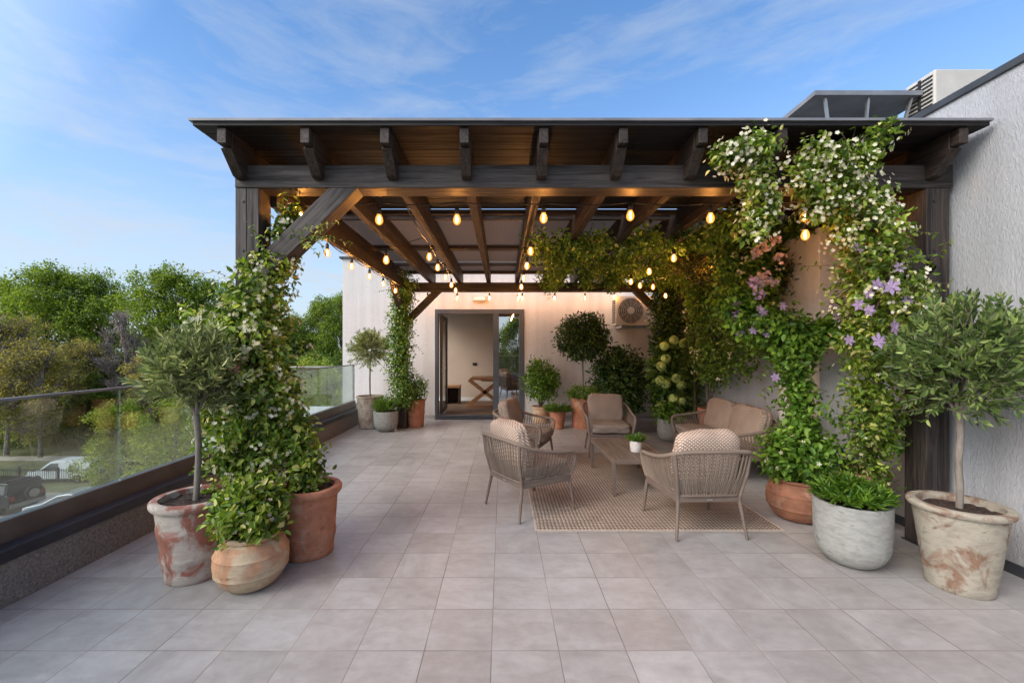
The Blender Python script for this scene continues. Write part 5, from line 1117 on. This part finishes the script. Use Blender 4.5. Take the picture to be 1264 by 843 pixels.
# vehicles
def car(name, label, cat, loc, rz, L_, W_, H_, paint, kind):
    o = empty(name, loc, rz, label, cat); b = MB(); hw = W_/2; r = 0.34
    if kind == 'suv': P = [(-0.5,0.26),(-0.5,0.50),(-0.485,0.62),(-0.455,0.64),(-0.44,0.96),(-0.42,1.0),(0.12,1.0),(0.16,0.97),(0.24,0.68),(0.47,0.62),(0.5,0.52),(0.5,0.26)]
    elif kind == 'van': P = [(-0.5,0.2),(-0.5,0.60),(-0.49,0.92),(-0.46,0.985),(0.05,1.0),(0.14,0.97),(0.30,0.60),(0.46,0.48),(0.5,0.38),(0.5,0.2)]
    else: P = [(-0.5,0.24),(-0.5,0.55),(-0.47,0.66),(-0.42,0.70),(-0.33,0.88),(-0.25,0.97),(-0.05,1.0),(0.08,0.95),(0.25,0.68),(0.44,0.58),(0.5,0.42),(0.5,0.24)]
    sec = [(-hw*0.98,0),(-hw,1),(hw,1),(hw*0.98,0)]
    def at_(p, s):   # tumblehome: upper body narrower
        z = p[1]*H_; k = 1.0 if p[1] < 0.62 else 1.0-0.30*(p[1]-0.62)/0.38*0.6; return (p[0]*L_, s*hw*k, z)
    n = len(P); vs = [at_(p,-1) for p in P]+[at_(p,1) for p in P]; b.add(vs, [tuple(range(n)), tuple(reversed(range(n,2*n)))]+[(i,(i+1)%n,n+(i+1)%n,n+i) for i in range(n)])
    body = b.build('body', M[paint], o, smooth=35, bevel=0.05)
    def strip(name_, q, s, off=0.012):
        g = MB(); vs_ = []
        for (x,z) in q: a = at_((x,z), s); vs_.append((a[0], a[1]+s*off, a[2]))
        g.add(vs_, [tuple(range(len(q)))]); g.build(name_, M['car_glass'], body)
    if kind == 'suv': wins = [[(-0.42,0.67),(-0.40,0.93),(-0.24,0.94),(-0.24,0.67)],[(-0.22,0.67),(-0.22,0.94),(-0.02,0.94),(-0.02,0.67)],[(0.0,0.67),(0.0,0.94),(0.12,0.93),(0.20,0.69)]]
    elif kind == 'van': wins = [[(0.0,0.62),(0.0,0.90),(0.12,0.90),(0.25,0.62)]]
    else: wins = [[(-0.36,0.70),(-0.27,0.90),(-0.12,0.94),(-0.12,0.70)],[(-0.10,0.70),(-0.10,0.94),(0.05,0.92),(0.20,0.70)]]
    for s in (-1,1):
        for q in wins: strip('side_window', q, s)
    i0 = {'suv':7,'van':5,'hatch':7}[kind]; a, c = P[i0], P[i0+1]
    def face(name_, p, q, m_, inset=0.1, off=0.015):
        p1 = (p[0]*(1-inset)+q[0]*inset, p[1]*(1-inset)+q[1]*inset); q1 = (q[0]*(1-inset)+p[0]*inset, q[1]*(1-inset)+p[1]*inset); dx_ = off if q[0]>p[0] or p[0]>0 else -off
        vs_ = []
        for pt, k in ((p1,0.86),(q1,0.90)):
            for s in (-1,1): w_ = at_(pt, s*k); vs_.append((w_[0]+dx_, w_[1], w_[2]+off))
        MB().add(vs_, [(0,1,3,2)]).build(name_, m_, body)
    face('windscreen', a, c, M['car_glass'])
    j0 = {'suv':3,'van':1,'hatch':3}[kind]; face('rear_window', P[j0+1], P[j0], M['car_glass'], 0.12)
    for sx in (-0.31,0.31):
        for s in (-1,1):
            w = MB().tube([(sx*L_, s*(hw-0.20), r),(sx*L_, s*(hw+0.015), r)], r, 24).build('wheel', M['tyre'], o, smooth=40, bevel=0.02)
            MB().tube([(sx*L_, s*(hw+0.016), r),(sx*L_, s*(hw+0.03), r)], r*0.58, 16).build('rim', M['steel'], w)
    for s in (-1,1):
        MB().box((-0.503*L_,s*hw*0.80-0.08,0.46*H_),(-0.488*L_,s*hw*0.80+0.08,0.60*H_)).build('tail_light', M['tail'], o)
        MB().box((0.470*L_,s*hw*0.75-0.12,0.44*H_),(0.495*L_,s*hw*0.75+0.12,0.53*H_)).build('headlight', M['white_plastic'], o)
        MB().box((0.16*L_,s*(hw+0.10)-0.07,0.60*H_),(0.20*L_,s*(hw+0.10)+0.07,0.70*H_)).build('mirror', M['black'], o)
    bm_ = MB(); bm_.box((-0.515*L_,-hw*0.95,0.24*H_),(-0.49*L_,hw*0.95,0.36*H_)); bm_.build('rear_bumper', M['steel' if kind=='suv' else 'black'], o)
    if kind == 'suv':
        sp_ = MB().tube([(-0.555*L_,-0.12,0.60*H_),(-0.503*L_,-0.12,0.60*H_)], 0.36, 24).build('spare_wheel', M['tyre'], o, smooth=40, bevel=0.02)
        MB().tube([(-0.575*L_,-0.12,0.60*H_),(-0.556*L_,-0.12,0.60*H_)], 0.24, 18).build('rim', M['steel'], sp_)
        MB().box((-0.35*L_,-0.6,1.0*H_),(-0.30*L_,0.6,1.03*H_)).build('roof_rack', M['black'], o)
    return o
car('parked_car', 'black off road car with a spare wheel on its tailgate at the left edge', 'car', (-30.8,25.6,-8.2), R(172), 4.5, 1.8, 1.85, 'paint_black', 'suv')
car('parked_car', 'silver hatchback parked beside the black off road car', 'car', (-25.1,24.6,-8.2), R(186), 4.1, 1.7, 1.5, 'paint_silver', 'hatch')
car('parked_van', 'white van parked behind the street fence', 'van', (-35.8,34.6,-9.2), R(184), 4.8, 1.8, 1.75, 'paint_white', 'van')
car('parked_car', 'dark car half hidden by bushes right of the white van', 'car', (-31.5,34.3,-9.2), R(182), 4.0, 1.7, 1.45, 'paint_black', 'hatch')
car('parked_car', 'white car glimpsed below the railing right of the olive trunk', 'car', (-15.2,19.0,-8.2), R(175), 4.2, 1.7, 1.5, 'paint_white', 'hatch')

# ------------------------------------------------------------------ light and sky
W = bpy.data.worlds.new('World'); scene.world = W; W.use_nodes = True; nt = W.node_tree; nt.nodes.clear()
out = nt.nodes.new('ShaderNodeOutputWorld'); bg = nt.nodes.new('ShaderNodeBackground')
SKYTINT = (1.15,1.55,1.85); CLOUD = (4.5,4.95,5.45); GLOW = (16,14.5,13)
SUN_EL, SUN_ROT = R(34), R(-125)      # rotation measured from +Y clockwise: sun to the left and behind the camera
sky = N(nt, 'TexSky', sky_type='NISHITA', sun_disc=False, sun_elevation=SUN_EL, sun_rotation=SUN_ROT, air_density=1.0, dust_density=0.6, ozone_density=2.0)
tc = N(nt, 'TexCoord'); mp = N(nt, 'Mapping'); mp.inputs['Scale'].default_value = (1.0,1.0,4.2); mp.inputs['Rotation'].default_value = (R(8),R(24),R(20)); L(nt, tc.outputs['Generated'], mp.inputs[0])
n1 = noise(nt, mp.outputs[0], 1.7, 9, 0.60, 0.9); n2 = noise(nt, mp.outputs[0], 5.0, 9, 0.66, 1.0)
cl = math_(nt, 'ADD', math_(nt, 'MULTIPLY', n1, 0.72), math_(nt, 'MULTIPLY', n2, 0.28))
cf = ramp(nt, cl, [(0.47,(0,0,0)),(0.64,(0.42,)*3)])
sx = N(nt, 'SeparateXYZ'); L(nt, tc.outputs['Generated'], sx.inputs[0])
hz = ramp(nt, sx.outputs['Z'], [(0.0,(0.92,)*3),(0.14,(0.66,)*3),(0.30,(0.30,)*3),(0.48,(0.06,)*3),(0.62,(0.0,)*3)])
fac = math_(nt, 'ADD', math_(nt, 'MULTIPLY', cf.outputs[0], 0.9), hz.outputs[0], True)
bc = mixc(nt, 1, sky.outputs[0], SKYTINT, 'MULTIPLY')
c = mixc(nt, fac, bc, CLOUD)
# added glow in the unseen sky behind the camera, brightening the scene softly
dt = N(nt, 'VectorMath', operation='DOT_PRODUCT'); L(nt, tc.outputs['Generated'], dt.inputs[0]); dt.inputs[1].default_value = (math.sin(SUN_ROT)*math.cos(SUN_EL), math.cos(SUN_ROT)*math.cos(SUN_EL), math.sin(SUN_EL))
gl_ = ramp(nt, dt.outputs['Value'], [(0.35,(0,0,0)),(0.75,(0.35,)*3),(1.0,(1,)*3)])
c = mixc(nt, 1, c, mixc(nt, gl_.outputs[0], (0,0,0), GLOW), 'ADD')
L(nt, c, bg.inputs[0]); bg.inputs[1].default_value = 0.15
L(nt, bg.outputs[0], out.inputs[0])
sd = bpy.data.lights.new('sun', 'SUN'); sd.energy = 2.6; sd.angle = R(30); sd.color = (1.0,0.93,0.84)
so = bpy.data.objects.new('sun', sd); col.objects.link(so)
az = SUN_ROT; dirv = Vector((math.sin(az)*math.cos(SUN_EL), math.cos(az)*math.cos(SUN_EL), math.sin(SUN_EL))); so.rotation_euler = dirv.to_track_quat('Z', 'Y').to_euler(); so.location = (0,0,20)
scene.cycles.max_bounces = 8; scene.cycles.transparent_max_bounces = 16
